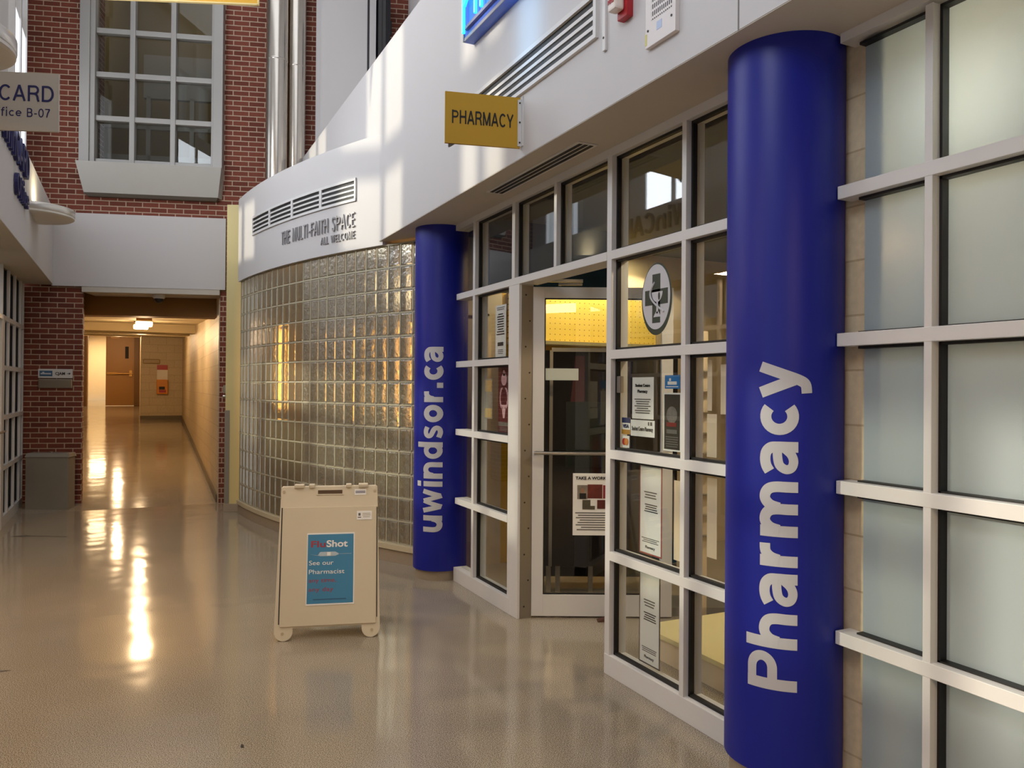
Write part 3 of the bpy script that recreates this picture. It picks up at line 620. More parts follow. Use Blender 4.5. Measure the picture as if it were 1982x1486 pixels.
mull(w1, -1.883, -1.843); MB().box(-1.247, -1.087, 0, 0.11, 0, 2.252).build('door_jamb', M_white, w1, bevel=0.003); mull(w1, -1.205, -1.160, 2.30)
for z in BZ[:3]: bar(w1, -2.212, -1.247, z, y1=0.10)
bar(w1, -2.212, -1.087, BZ[3]); 
MB().box(-2.235, -1.20, -0.002, 0.11, 0, 0.11).build('base', M_white, w1, bevel=0.003)
MB().box(-2.24, -1.10, 0, 0.11, ZH0, ZS).build('header', M_white, w1)
for i, (a, b) in enumerate(gaps()):
    pane(w1, -2.20, -1.883, a, b, gasket=False); MB().box(-1.905, -1.884, 0.04, GY, a, b).build('gasket', M_gasket, w1)
    pane(w1, -1.843, -1.247 if i < 4 else -1.205, a, b)
MB().box(-1.087, -1.083, 0.02, 0.105, 0.0, 2.245).build('continuous_hinge', M_hinge, w1)
for k in range(13): MB().tube((-1.083, 0.05 + (k % 2) * .03, 0.08 + k * 0.175), (-1.081, 0.05 + (k % 2) * .03, 0.08 + k * 0.175), 0.006, 8).build('screw', M_screw, w1)
w2 = win('window_2', 'glazed transom lights above the pharmacy door')
bar(w2, -1.087, -0.013, BZ[3], y1=0.14); mull(w2, -0.614, -0.581, 2.30); MB().box(-1.10, -0.013, 0, 0.11, ZH0, ZS).build('header', M_white, w2)
pane(w2, -1.160, -0.614, 2.30, ZH0); pane(w2, -0.581, -0.013, 2.30, ZH0)
w3 = win('window_3', 'white shop front bay between the pharmacy door and near blue column')
mull(w3, -0.013, 0.033, 0, 2.86); mull(w3, 0.631, 0.663)
for z in BZ: bar(w3, 0.033, 1.088, z)
MB().box(-0.013, 1.09, -0.002, 0.11, 0, 0.11).build('base', M_white, w3, bevel=0.003); MB().box(0.033, 1.09, 0, 0.11, ZH0, ZS).build('header', M_white, w3)
for a, b in gaps(): pane(w3, 0.033, 0.631, a, b); pane(w3, 0.663, 1.09, a, b)
w4 = win('window_4', 'white framed frosted glass bay right of the near blue column')
mull(w4, 1.885, 1.913); mull(w4, 2.53, 2.57)
for z in BZ: bar(w4, 1.537, 3.2, z, y1=0.075)
MB().box(1.545, 3.2, 0, 0.10, ZH0 + .01, ZS).build('header', M_white, w4)
MB().box(1.60, 3.2, 0, 0.10, 0, 0.11).build('base', M_white, w4)
for a, b in gaps():
    for s0, s1 in ((1.60, 1.885), (1.913, 2.53), (2.57, 3.2)):
        MB().box(s0, s1, GY + 0.012, GY + 0.020, a, b).build('frosted_pane', M_frost, w4)
        g = 0.010
        m = MB().box(s0, s1, 0.035, GY + .012, z1 := b - g, b).box(s0, s1, 0.035, GY + .012, a, a + g * .6)
        if s0 > 1.7: m.box(s0, s0 + g, 0.035, GY + .012, a, b)
        m.build('gasket', M_gasket, w4)
o = MB().box(2.40, 2.60, 1.90, 2.42, 0, ZS).build('wall_pilaster', M_block); struct(o)
o = MB().box(3.3, 3.4, -1, 1.72, 0, ZS).box(2.55, 3.4, -1.1, -1, 0, ZS).build('wall_behind_frost', M_cream); struct(o)

o = MB().box(XR + .24, 3.4, -1.1, 1.9, ZS, ZS + .06).build('ceiling_frost_room', M_soffit); struct(o)
t = thing('globe_lamp', 'glowing globe lamp seen as a soft glow through frosted glass at right edge', 'lamp', (2.74, 1.60, 2.50), 0)
MB().lathe([(.01, -.09), (.06, -.07), (.09, 0), (.06, .07), (.01, .09)], n=24).build('globe', pm('globe_white', '#fff6e0', .5, var=0, emit='#fff0cf', es=6.0), t, smooth=True)
MB().tube((0, 0, .09), (0, 0, .36), .008, 8).build('stem', M_steel, t)
light('globe_light', 'POINT', (2.64, 1.60, 2.50), 40, (1, .95, .8), size=.09)
# door
dr = thing('door_1', 'white framed glass pharmacy door standing open', 'door', (2.425, 4.652, 0.012), -YAW, kind='structure')
MB().box(0.0, 0.078, 0, 0.045, 0, 2.225).box(0.872, 0.95, 0, 0.045, 0, 2.225).box(0.078, 0.872, 0, 0.045, 0, 0.145).box(0.078, 0.872, 0, 0.045, 2.15, 2.225).build('door_frame', M_white, dr, bevel=0.002)
MB().box(0.078, 0.872, 0.02, 0.026, 0.145, 2.15).build('pane', M_glass, dr)
MB().box(0.078, 0.086, 0.008, 0.02, 0.145, 2.15).box(0.078, 0.872, 0.008, 0.02, 0.145, 0.153).box(0.078, 0.872, 0.008, 0.02, 2.142, 2.15).build('gasket', M_gasket, dr)
MB().tube((0.012, -0.055, 1.105), (0.93, -0.055, 1.105), 0.013).tube((0.03, -0.055, 1.105), (0.03, 0.0, 1.105), 0.012).tube((0.92, -0.055, 1.105), (0.92, 0.0, 1.105), 0.012).build('push_bar', M_steel, dr, smooth=True)
MB().box(0.17, 0.33, -0.016, 0.0, 2.235, 2.25).hull([(0.17, -.01, 2.235), (0.19, -.01, 2.235), (0.19, .02, 2.235), (0.17, .02, 2.235)], [(0.17, -.01, 2.25), (0.19, -.01, 2.25), (0.19, .02, 2.25), (0.17, .02, 2.25)]).build('closer_arm', M_steel, dr)
MB().box(0.10, 0.34, 0.05, 0.07, 2.265, 2.285).build('closer_link', M_steel, dr)
t = tag(MB(Matrix.Translation((2.425, 4.652, 0)) @ Matrix.Rotation(-YAW, 4, 'Z')).hull([(0.44, -0.09, 0), (0.54, -0.09, 0), (0.54, -0.02, 0), (0.44, -0.02, 0)], [(0.46, -0.08, 0.012), (0.53, -0.08, 0.038), (0.53, -0.03, 0.038), (0.46, -0.03, 0.012)]).build('door_wedge', pm('brown_rubber', '#4a2616', 0.6, var=0.05)), 'brown rubber wedge holding the open glass door', 'door wedge')

# papers and stickers on the shop front
def sheet(name, label, s0, s1, z0, z1, mat=M_paper, border=None, cat='notice', y=0.0645, group=None):
    t = thing(name, label, cat, R(s0, z0), RZ_R, group); w_, h_ = s1 - s0, z1 - z0
    if border:
        MB().box(0, w_, y, y + 0.0015, 0, h_).build('border', border, t); b = 0.008
        sh_ = MB().box(b, w_ - b, y - 0.0008, y, b, h_ - b).build('sheet', mat, t)
    else: sh_ = MB().box(0, w_, y, y + 0.0015, 0, h_).build('sheet', mat, t)
    return sh_, w_, h_, y - 0.0012
M_greyink = pm('grey_ink', '#6b6660', 0.6, var=0)
t, W, H, Y = sheet('notice', 'white notice headed Student Centre Pharmacy taped above the card stickers', 0.144, 0.332, 1.394, 1.612)
text('heading', 'Student Centre', M_ink, t, W / 2, H * .77, Y, 0.016, 0.13, bold=.01); text('heading', 'Pharmacy', M_ink, t, W / 2, H * .63, Y, 0.016, 0.085, bold=.01)
lines(MB(), 0.02, W - .02, H * .12, H * .5, 7, Y, ragged=.5).build('small_print', M_greyink, t)
t, W, H, Y = sheet('name_strip', 'white strip lettered Student Centre Pharmacy below the white notice', 0.132, 0.342, 1.302, 1.388)
text('lettering', 'Student Centre Pharmacy', M_greyink, t, W / 2, 0.03, Y, 0.022, 0.185)
MB().box(W - 0.055, W - .045, Y - .0006, Y, .06, .078).box(W - 0.035, W - .02, Y - .0006, Y, .06, .078).build('mark', M_greyink, t)
t, W, H, Y = sheet('card_sticker', 'blue white and gold VISA sticker at left edge of the pane', 0.049, 0.127, 1.307, 1.396, cat='sticker', group=None)
MB().box(0, W, Y, Y + .001, H * .68, H).build('blue_band', pm('sticker_blue', '#1f2a5c', .4, var=0), t); MB().box(0, W, Y, Y + .001, 0, H * .28).build('gold_band', pm('sticker_gold', '#b8862a', .4, var=0), t)
text('lettering', 'VISA', pm('sticker_blue', '#1f2a5c'), t, W / 2, H * .38, Y, .02, .055, bold=.02)
t, W, H, Y = sheet('card_sticker', 'small white sticker with overlapping red and orange discs', 0.05, 0.118, 1.234, 1.298, cat='sticker')
for cx, mt in ((.024, pm('sticker_red', '#b8322a', .4, var=0)), (.044, pm('sticker_orange', '#e08b3a', .4, var=0))):
    MB(Matrix.Translation((cx, Y, H * .5)) @ Matrix.Rotation(PI / 2, 4, 'X')).lathe([(0.019, 0), (0.019, 0.0008)], n=28).build('disc', mt, t); Y -= .0006
t, W, H, Y = sheet('sticker', 'bright blue sticker with white lettering above the dark poster', 0.425, 0.544, 1.553, 1.62, mat=pm('bright_blue_vinyl', '#2b7fc4', .4, var=0.02), cat='sticker')
MB().box(W * .2, W * .8, Y, Y + .0006, .02, .036).box(W * .1, W * .9, Y, Y + .0006, .008, .012).box(W * .3, W * .42, Y, Y + .0006, .038, .052).build('white_mark', M_paper, t)
t, W, H, Y = sheet('poster', 'dark brown poster with white border below the blue sticker', 0.415, 0.554, 1.245, 1.533, mat=pm('dark_poster', '#3a332b', .5, var=.25, vscale=40), border=M_paper, cat='poster')
MB(Matrix.Translation((W * .5, Y, H * .62)) @ Matrix.Rotation(PI / 2, 4, 'X')).lathe([(0.042, 0), (0.042, .0006)], n=30).build('picture', pm('poster_grey', '#77706a', .5, var=.5, vscale=60), t)
MB().box(W * .2, W * .75, Y - .0008, Y, H * .42, H * .49).build('red_patch', pm('poster_red', '#7e2a25', .5, var=.2), t)
MB().box(W * .2, W * .8, Y - .0008, Y, H * .30, H * .37).build('caption_box', M_greyink, t); lines(MB(), .02, W - .02, H * .06, H * .26, 5, Y).build('small_print', M_greyink, t)
M_redb = pm('red_border', '#a4493d', .5, var=.03); M_brb = pm('dark_border', '#4a3a2c', .5, var=.03)
def bignotice(label, s0, s1, z0, z1, b):
    t, W, H, Y = sheet('notice', label, s0, s1, z0, z1, border=b)
    lines(MB(), .04, W - .04, H * .62, H * .71, 3, Y).build('small_print', M_greyink, t); lines(MB(), .04, W - .03, H * .47, H * .57, 4, Y).build('bold_print', M_ink, t)
    lines(MB(), .02, W - .02, H * .13, H * .19, 3, Y).build('small_print', M_greyink, t); text('signature', 'Pharmacy', M_greyink, t, W / 2, H * .07, Y, .014, .08)
bignotice('tall white notice with red border behind middle pane', 0.217, 0.408, 0.698, 1.161, M_redb)
bignotice('tall white notice with dark border behind the bottom pane', 0.22, 0.398, 0.133, 0.609, M_brb)
M_back = pm('paper_back', '#efd8b8', .75, var=.03)
for lb, q in (('blank peach paper beside the red bordered notice', (0.504, 0.625, 0.716, 1.105)), ('blank cream sheet low in the pane next to near blue column', (0.748, 0.815, 0.778, 1.145)),
              ('narrow blank strip high beside the mullion near blue column', (0.745, 0.777, 1.452, 1.69)), ('blank cream sheet high against the near blue column', (0.836, 0.95, 1.439, 1.664)), ('pale green tinged sheet under the narrow blank strip', (0.744, 0.811, 1.239, 1.438))):
    sheet('paper_sheet', lb, *q, mat=M_back, cat='paper')
t = tag(MB(Matrix.Translation(R(0.046, 1.529)) @ Matrix.Rotation(RZ_R, 4, 'Z')).box(0, .038, .03, .05, 0, .09).build('lock_plate', M_steel, bevel=.004), 'small steel lock plate on the black gasket beside white notice', 'lock plate')
t, W, H, Y = sheet('notice', 'long white notice of printed lines left of the pharmacy door', -1.601, -1.424, 1.772, 2.152)
lines(MB(), .02, W - .02, H * .9, H * .97, 2, Y).build('small_print', M_greyink, t); lines(MB(), .02, W - .02, H * .42, H * .85, 9, Y, ragged=.5).build('bold_print', M_ink, t); MB().box(.04, W - .04, Y - .0006, Y, H * .22, H * .29).build('caption_box', M_ink, t); lines(MB(), .04, W - .04, H * .06, H * .16, 3, Y).build('small_print', M_greyink, t)
t, W, H, Y = sheet('poster', 'dark red poster with a pale figure left of the pharmacy door', -1.547, -1.348, 1.228, 1.709, mat=pm('maroon_poster', '#5c1a1e', .5, var=.2, vscale=12), cat='poster')
M_pink = pm('poster_pink', '#d9a9ae', .5, var=.15, vscale=30)
MB(Matrix.Translation((W * .5, Y, H * .8)) @ Matrix.Scale(1, 4)).tube((0, 0, 0), (0, -.0008, 0), .045, 24).tube((0, 0, .045), (0, -.0008, .045), .022, 20).build('figure_head', M_pink, t)
for sx in (-1, 1):
    m = MB(); pts = [(W * .5 + sx * (.018 + .045 * math.sin(a)), H * .52 + .075 * math.cos(a)) for a in [PI * k / 10 for k in range(11)]]
    for a, b in zip(pts, pts[1:]): m.box(min(a[0], b[0]) - .006, max(a[0], b[0]) + .006, Y - .0008, Y, min(a[1], b[1]), max(a[1], b[1]))
    m.build('figure_arm', M_pink, t)
MB().hull([(W * .5 - .012, Y, H * .22), (W * .5 + .012, Y, H * .22), (W * .5 + .012, Y - .0008, H * .22), (W * .5 - .012, Y - .0008, H * .22)], [(W * .5 - .04, Y, H * .42), (W * .5 + .04, Y, H * .42), (W * .5 + .04, Y - .0008, H * .42), (W * .5 - .04, Y - .0008, H * .42)]).build('figure_body', M_pink, t)
MB().box(.01, W - .02, Y - .0008, Y, H * .1, H * .16).build('title_bar', M_greyink, t); lines(MB(), .01, W - .02, 0.01, H * .09, 3, Y).build('small_print', M_greyink, t)
t, W, H, Y = sheet('leaflet', 'column of small pictures on glass beside dark red poster', -1.788, -1.647, 1.321, 1.618, mat=pm('leaflet_grey', '#8d8a80', .6, var=.3, vscale=20), cat='leaflet')
for za, zb in ((.68, .97), (.03, .26)): MB().box(.01, W - .01, Y, Y + .0006, H * za, H * zb).build('picture', pm('leaflet_gold', '#c2a368', .6, var=.4, vscale=40), t)
# oval decal
t = thing('window_decal', 'oval white pharmacy decal with dark green cross and chalice', 'decal', R(0.366, 2.008), RZ_R)
def ell(mb, rx, rz, cx, cz, y, n=56): return mb.prism([(cx + rx * math.cos(2 * PI * i / n), cz + rz * math.sin(2 * PI * i / n)) for i in range(n)], y, y + .0008, 'y')
M_green = pm('dark_green_vinyl', '#2c382c', .45, var=.02)
ell(MB(), .126, .184, 0, 0, .0535).build('rim', M_green, t); ell(MB(), .116, .165, -.003, .010, .0525).build('white_field', M_letter, t)
MB().box(-.033, .033, .0518, .0525, -.122, .126).box(-.095, .095, .0518, .0525, -.03, .048).build('cross', M_green, t)
m = MB(); n = 16
m.prism([(.045 * math.cos(PI + PI * i / n) + .008, .035 + .052 * math.sin(PI + PI * i / n)) for i in range(n + 1)], .051, .0518, 'y')
m.box(.002, .016, .051, .0518, -.075, -.015); m.prism([(-.022, -.092), (.04, -.092), (.02, -.066), (-.002, -.066)], .051, .0518, 'y')
m.build('chalice', M_letter, t)
m = MB(); pr = None
for i in range(26):
    a = i / 25; q = (-.012 - .045 * math.sin(a * PI * 1.15) + .04 * a * a * 1.4, .085 - .155 * a)
    if pr: m.tube((pr[0], .0508, pr[1]), (q[0], .0508, q[1]), .0055, 6)
    pr = q
m.build('snake', M_letter, t)
MB().prism([(.025 + .008 * math.cos(2 * PI * i / 20), .012 + .02 * math.sin(2 * PI * i / 20)) for i in range(20)], .0502, .051, 'y').build('chalice_mark', M_green, t)
# on the open door
def dthing(name, label, cat, x, z): return thing(name, label, cat, tuple(Vector((2.425, 4.652, 0)) + Matrix.Rotation(-YAW, 3, 'Z') @ Vector((x, 0, z))), -YAW)
t = dthing('door_plate', 'blank pale sign plate on glass of the open pharmacy door', 'sign', .078, 1.606)
MB().box(0, .232, .014, .0195, 0, .08).build('plate', pm('pale_green_plate', '#c3c9bd', .5, var=.02), t)
t = dthing('poster', 'white workshop poster with photographs on the open pharmacy door', 'poster', .278, .556)
t = MB().box(0, .32, .017, .0195, 0, .42).build('sheet', M_paper, t)
text('heading', 'TAKE A WORKSHOP', M_ink, t, .018, .378, .0165, .020, .285, bold=.03, align='l')
for n_, q, c in (('photograph', (.03, .1, .245, .34), '#8a7f72'), ('photograph', (.1, .2, .25, .345), '#6b2a22'), ('photograph', (.205, .30, .25, .34), '#8e1f24'), ('photograph', (.065, .15, .175, .24), '#57503f'), ('photograph', (.165, .28, .18, .24), '#5b2420')):
    MB().box(q[0], q[1], .0155, .017, q[2], q[3]).build(n_, pm('photo_' + c, c, .5, var=.5, vscale=30), t)
MB().box(.045, .09, .0148, .0155, .245, .285).build('dark_shirt', M_ink, t); MB().prism([(.065 + .014 * math.cos(2 * PI * i / 16), .302 + .018 * math.sin(2 * PI * i / 16)) for i in range(16)], .0148, .0155, 'y').build('face', pm('photo_skin', '#a07a60', .6, var=.05), t)
MB().box(.12, .165, .0140, .0148, .20, .25).build('quote_card', M_paper, t)
lines(MB(), .015, .30, .03, .16, 8, .0165, ragged=.3).build('small_print', M_greyink, t)

# ------------------------------------------------------------------ pharmacy inside
o = MB().box(2.40, 2.93, 6.22, 6.32, 0, 2.86).build('wall_shop_side', M_cream); struct(o)
o = MB().box(2.93, 4.15, 6.22, 6.32, 0, 2.86).build('wall_shop_yellow', M_yellowwall); struct(o)
o = MB().box(4.15, 7.2, 6.22, 6.32, 0, 2.86).build('wall_shop_back', M_cream); struct(o)
o = MB().box(7.0, 7.2, 1.5, 6.3, 0, 2.86).build('wall_shop_far', M_cream); struct(o)
o = MB().box(2.55, 7.2, 1.72, 1.88, 0, 2.86).build('wall_shop_near', M_cream); struct(o)
o = MB().box(XR + .11, 7.2, 1.7, 6.35, 2.86, 2.95).build('ceiling_shop', pm('grey_shop_ceiling', '#5f625f', .8, var=.03)); struct(o)
o = MB().box(2.46, 3.55, 5.45, 5.75, 2.33, 2.86).build('trim_12', pm('dark_blue_bulkhead', '#16405c', .5, var=.04)); struct(o)
m = MB().box(2.50, 2.52, 6.205, 6.22, .2, 2.2).box(2.50, 2.80, 6.205, 6.22, 2.18, 2.2).box(2.78, 2.80, 6.205, 6.22, .2, 2.2).box(2.5, 2.8, 6.205, 6.22, .2, .22).build('trim_13', M_cream); struct(m)
t = thing('pegboard', 'lit yellow pegboard with rows of holes behind the open door', 'pegboard', (2.98, 6.22, 1.94), 0)
MB().box(0, 1.6, -.03, 0, .03, .46).build('board', slot_mat('pegboard_holes', '#f2d467', '#8a6a20', .052, .05, .021), t)
MB().box(0, 1.6, -.22, 0, 0, .03).build('shelf', pm('shelf_cream', '#efe0a4', .5, var=.02), t)
light('pegboard_light', 'AREA', (3.7, 5.98, 2.72), 5, (1, .84, .45), size=1.3, size_y=.15, target=(3.7, 6.22, 2.1))
t = thing('display_cabinet', 'dark brown display cabinet on chrome legs behind the glass door', 'cabinet', (2.777, 5.211, 0), -YAW)
MB().box(0, 1.05, 0, .32, .20, 1.84).build('body', pm('dark_brown_laminate', '#100a09', .5, spec=.2, var=.06), t)
MB().box(0.075, .10, -.012, 0, .2, 1.84).build('post', M_steel, t); MB().box(.09, 1.05, -.012, 0, 1.83, 1.86).build('top_rail', M_steel, t)
MB().box(.2, .62, -.006, 0, .95, 1.45).build('glazed_panel', pm('dark_green_panel', '#15201c', .2, var=.1), t)
MB().hull([(.22, -.004, 1.3), (.34, -.004, 1.3), (.34, 0, 1.3), (.22, 0, 1.3)], [(.27, -.004, 1.8), (.34, -.004, 1.8), (.34, 0, 1.8), (.27, 0, 1.8)]).build('red_pennant', pm('dark_red_cloth', '#4d1414', .7, var=.05), t)
for x in (.06, .13, .38, .58, .95): MB().box(x, x + .035, .02, .05, 0, .2).build('leg', M_steel, t)
MB().box(.0, 1.05, .30, .32, .05, .2).build('kick_board', M_dark, t)
t = thing('display_platform', 'low cream display plinth inside the shop window', 'plinth', (2.72, 2.15, 0), 0)
MB().box(0, 1.2, 0, 1.62, 0, .13).build('plinth', M_cream, t); MB().box(-.015, 1.2, -.015, 1.64, .13, .155).build('top_edge', pm('shelf_cream', '#efe0a4'), t)
MB().box(.02, .5, .15, .75, .155, .16).build('blue_mat', pm('blue_mat', '#2f5f80', .6, var=.04), t)
t = thing('display_tower', 'pale display post with glinting shelf lips behind the white notice', 'display stand', (3.45, 4.22, 0), -YAW)
MB().box(0, .09, 0, .06, 0, 1.95).build('post', M_cream, t); MB().box(-.15, .25, 0, .3, 0, .06).build('base', M_grey, t)
for k in range(9): MB().box(-.01, .10, -.05, 0, .55 + k * .14, .558 + k * .14).build('shelf_lip', M_steel, t)
gcol = ['#c9513a', '#e9e2d2', '#4a7fae', '#d8b04a', '#7fa86b', '#b98ba5']
sh = thing('product_shelf', 'grey shelf unit stocked with small boxes inside the shop', 'shelf', (4.5, 3.4, 0), -YAW)
for z in (.1, .55, 1.0, 1.45): MB().box(0, 1.3, 0, .35, z, z + .03).build('shelf_board', M_grey, sh)
MB().box(0, 1.3, .35, .38, 0, 1.75).build('back_panel', pm('shelf_back', '#8c8577', .6, var=.04), sh)
for x in (0, 1.27): MB().box(x, x + .03, 0, .38, 0, 1.75).build('side_panel', M_grey, sh)
words = ['red', 'white', 'blue', 'gold', 'green', 'mauve']; rows_ = ['bottom', 'second', 'third', 'top']
for j, z in enumerate((.13, .58, 1.03, 1.48)):
    for i in range(6):
        b = thing('product_box', '%s carton on the %s shelf of the grey shelf unit' % (words[(i + j) % 6], rows_[j]), 'box', tuple(Vector((4.5, 3.4, 0)) + Matrix.Rotation(-YAW, 3, 'Z') @ Vector((.06 + i * .2, .06, z + .001))), -YAW, 'cartons on the grey shelf unit')
        hh = random.uniform(.18, .3)
        MB().box(0, .15, 0, .2, 0, hh).build('carton', pm('carton_%d' % ((i + j) % 6), gcol[(i + j) % 6], .5, var=.05), b); MB().box(.02, .13, -.001, 0, hh * .3, hh * .7).build('front_label', M_paper, b)
for i, (x, y, c) in enumerate(((2.85, 2.95, '#c7b58a'), (2.98, 3.25, '#7d7a70'), (3.2, 2.75, '#bd6a5a'))):
    b = thing('display_box', ('tan box on plinth nearest the glass', 'grey box on plinth beside bottom notice', 'rose box standing at back of plinth')[i], 'box', (x, y, .157 if i else .162), -.3)
    MB().box(0, .14, 0, .12, 0, .12 + .05 * i).build('carton', pm('display_%d' % i, c, .5, var=.06), b); MB().box(.02, .12, -.001, 0, .03, .09).build('front_label', M_paper, b)
for i, (x, y, lb) in enumerate(((3.2, 2.9, 'near left'), (4.0, 3.4, 'near right'), (3.5, 5.85, 'far left'), (4.3, 5.85, 'far right'))):
    t = thing('downlight', lb + ' round recessed downlight in the grey pharmacy ceiling', 'ceiling light', (x, y, 2.86), 0, 'pharmacy downlights')
    MB().lathe([(.09, 0), (.09, -.012), (.07, -.012)], n=24).build('trim_ring', M_white, t, smooth=True); MB().lathe([(.068, -.004), (.068, -.006)], n=24).build('lamp', pm('downlight_lamp', '#fff0d0', .5, var=0, emit='#ffd9a0', es=4.0), t)
    light('downlight_beam', 'SPOT', (x, y, 2.84), 75 if y < 4 else 36, (1, .80, .52), size=.06, rot=(0, 0, 0)).data.spot_size = math.radians(130)

# ------------------------------------------------------------------ things on the right fascia  (local x = s, y into wall)
def FP(s, z, n=0.0): return (XF - n, 3.666 - s, z)
t = thing('air_vent', 'long straight louvre vent with four slots on the white fascia', 'vent', FP(-1.25, 3.22), RZ_R)
MB().box(0, 1.785, -.018, 0, 0, .022).box(0, 1.785, -.018, 0, .20, .225).box(0, .025, -.018, 0, .022, .20).box(1.76, 1.785, -.018, 0, .022, .20).build('frame', M_white, t)
MB().box(0.02, 1.77, -.002, 0, .02, .21).build('dark_back', M_gasket, t)
for k in range(3): MB().box(.025, 1.76, -.008, -.002, .055 + k * .046, .074 + k * .046).build('slat', M_white, t)
t = thing('air_vent', 'flat slot vent in the soffit above the pharmacy door', 'vent', (2.10, 4.72, ZS), RZ_R)
MB().box(0, 1.19, 0, .125, -.006, -.0005).build('frame', M_white, t)
for k in range(3): MB().box(.02, 1.17, .018 + k * .034, .040 + k * .034, -.008, -.006).build('slot', M_gasket, t)
t = thing('hanging_sign', 'yellow sign lettered PHARMACY on bracket from the white fascia', 'sign', (1.546, 4.05, 2.915), math.radians(-13.2))
pn = MB().box(0, .430, -.008, .008, 0, .288).build('panel', M_yellow, t)
stext('lettering', 'PHARMACY', M_ink, pn, .213, .112, -.0085, .076, .352, .15, .14)
MB().box(.415, .437, -.014, -.008, .01, .275).build('bracket', M_white, t); MB().box(.4375, .452, -.03, .03, .01, .29).build('wall_plate', M_white, t)
for z in (.03, .145, .255): MB().tube((.426, -.018, z), (.426, -.014, z), .005, 8).build('bolt', M_screw, t)
MB().hull([(.02, .0, -.02), (.03, .0, -.02), (.03, .006, -.02), (.02, .006, -.02)], [(.02, .0, 0), (.06, .0, 0), (.06, .006, 0), (.02, .006, 0)]).build('clip', M_steel, t)
t = thing('neon_sign', 'glowing blue neon sign box at top of the white fascia', 'neon sign', FP(-.98, 3.785), RZ_R)
M_neon = pm('neon_tube', '#66e6ff', .4, var=0, emit='#22d0ff', es=2.0)
MB().box(0, 1.7, -.07, 0, 0, .5).build('box', pm('neon_lit_back', '#4a6fd8', .3, var=.02), t)  # blue paint stands in for neon light falling on the box
MB().box(0, 1.7, -.075, -.07, 0, .02).box(0, .015, -.08, -.07, 0, .5).build('rim', pm('grey_rim', '#9a9ba6', .4, metal=.4, var=.02), t)
def nt_(m, pts, r=.012):
    for a, b in zip(pts, pts[1:]): m.tube((a[0], -.095, a[1]), (b[0], -.095, b[1]), r, 8)
    return m
gl = {'P': [[(0, -.05), (0, .34), (.1, .33), (.12, .24), (.08, .17), (.01, .12)]], 'h': [[(0, 0), (0, .34)], [(0, .14), (.05, .19), (.09, .15), (.09, 0)]], 'a': [[(.09, .18), (.03, .18), (0, .09), (.03, 0), (.09, .03)], [(.09, .2), (.09, 0)]], 'r': [[(0, 0), (0, .19)], [(0, .13), (.05, .19)]], 'm': [[(0, 0), (0, .19)], [(0, .16), (.04, .19), (.07, .15), (.07, 0)], [(.07, .15), (.11, .19), (.14, .15), (.14, 0)]], 'c': [[(.09, .16), (.04, .19), (0, .1), (.04, 0), (.09, .03)]], 'y': [[(0, .19), (.05, 0)], [(.1, .19), (.02, -.07)]]}
x = .05
for ch in 'Pharmacy':
    m = MB()
    for st in gl[ch]: nt_(m, [(x + a, .085 + b) for a, b in st])
    m.build('tube_letter', M_neon, t, smooth=True); x += {'m': .22, 'P': .19}.get(ch, .17)
MB().box(.05, 1.6, -.09, -.07, .055, .075).build('electrode_strip', pm('neon_grey', '#8d8aa6', .4, var=.05), t)
ln = light('neon_light', 'AREA', FP(-.2, 4.0, .12), 1.0, (.25, .6, 1.0), size=1.4, size_y=.25, rot=(0, -PI / 2, 0)); 
t = thing('conduit', 'thin white conduit between the long vent and fire strobe', 'conduit', FP(.60, 3.13), RZ_R)
MB().box(-.012, .012, -.014, 0, 0, .9).build('channel', M_white, t, bevel=.002); MB().tube((0, -.016, .06), (0, -.014, .06), .006, 8).build('screw', M_screw, t)
t = thing('fire_strobe', 'red fire strobe with white lens on the white fascia', 'fire alarm', FP(.775, 3.155), RZ_R)
MB().box(-.03, .045, -.035, 0, .045, .20).build('base', M_red, t, bevel=.004)
MB().box(-.035, .027, -.085, -.035, .075, .150).build('lens', pm('strobe_lens', '#f0e4da', .3, var=.01), t, bevel=.010)
text('lettering', 'FIRE', M_red, t, -.004, .105, -.086, .018, .045, bold=.02)
t = thing('speaker_grille', 'white wall speaker panel with punched slots beside the fire strobe', 'speaker', FP(.942, 3.0), RZ_R)
MB().box(0, .205, -.022, 0, 0, .42).build('panel', pm('speaker_white', '#e6dedb', .45, var=.01), t, bevel=.002)
MB().box(.043, .181, -.0228, -.022, .105, .42).build('slotted_field', slot_mat('speaker_slots', '#e6dedb', '#171416', .0125, .030, .0027, .0048), t)
MB().box(.08, .115, -.023, -.022, .05, .085).build('blue_label', pm('pale_blue_label', '#b9c8e4', .5, var=.02), t); MB().box(.0, .012, -.0235, -.022, .012, .06).build('yellow_label', pm('yellow_label', '#d8cf7a', .5, var=.02), t)
for p in ((.02, .07), (.18, .07)): MB().tube((p[0], -.025, p[1]), (p[0], -.022, p[1]), .005, 8).build('screw', M_screw, t)

# ------------------------------------------------------------------ sandwich board
sb = thing('sandwich_board', 'cream plastic A-frame board with blue flu shot poster', 'sandwich board', (1.08, 4.774, 0), math.radians(-15.2))
def boardM(lean, y): return Matrix.Translation((0, y, 0)) @ Matrix.Rotation(lean, 4, 'X')
MF = boardM(math.radians(-13), 0.0)
def panel(M, name):
    n = 16; pts = []
    pts += [(-.318, .03), (-.300, .93), (-.29, .938), (.29, .938), (.300, .93), (.318, .03)]
    for cx in (.262, -.262):
        pts += [(cx + .056 * math.cos(a), .056 + .056 * math.sin(a)) for a in [-(PI * k / 12) for k in range(13)]] if cx > 0 else [(.206, .075), (-.206, .075)] + [(cx + .056 * math.cos(a), .056 + .056 * math.sin(a)) for a in [-(PI * k / 12) for k in range(13)]]
    pts[0] = (-.318, .056); pts[5] = (.318, .056)
    return MB(M).prism(pts, 0, .03, 'y').build(name, M_plastic, sb, bevel=.004)
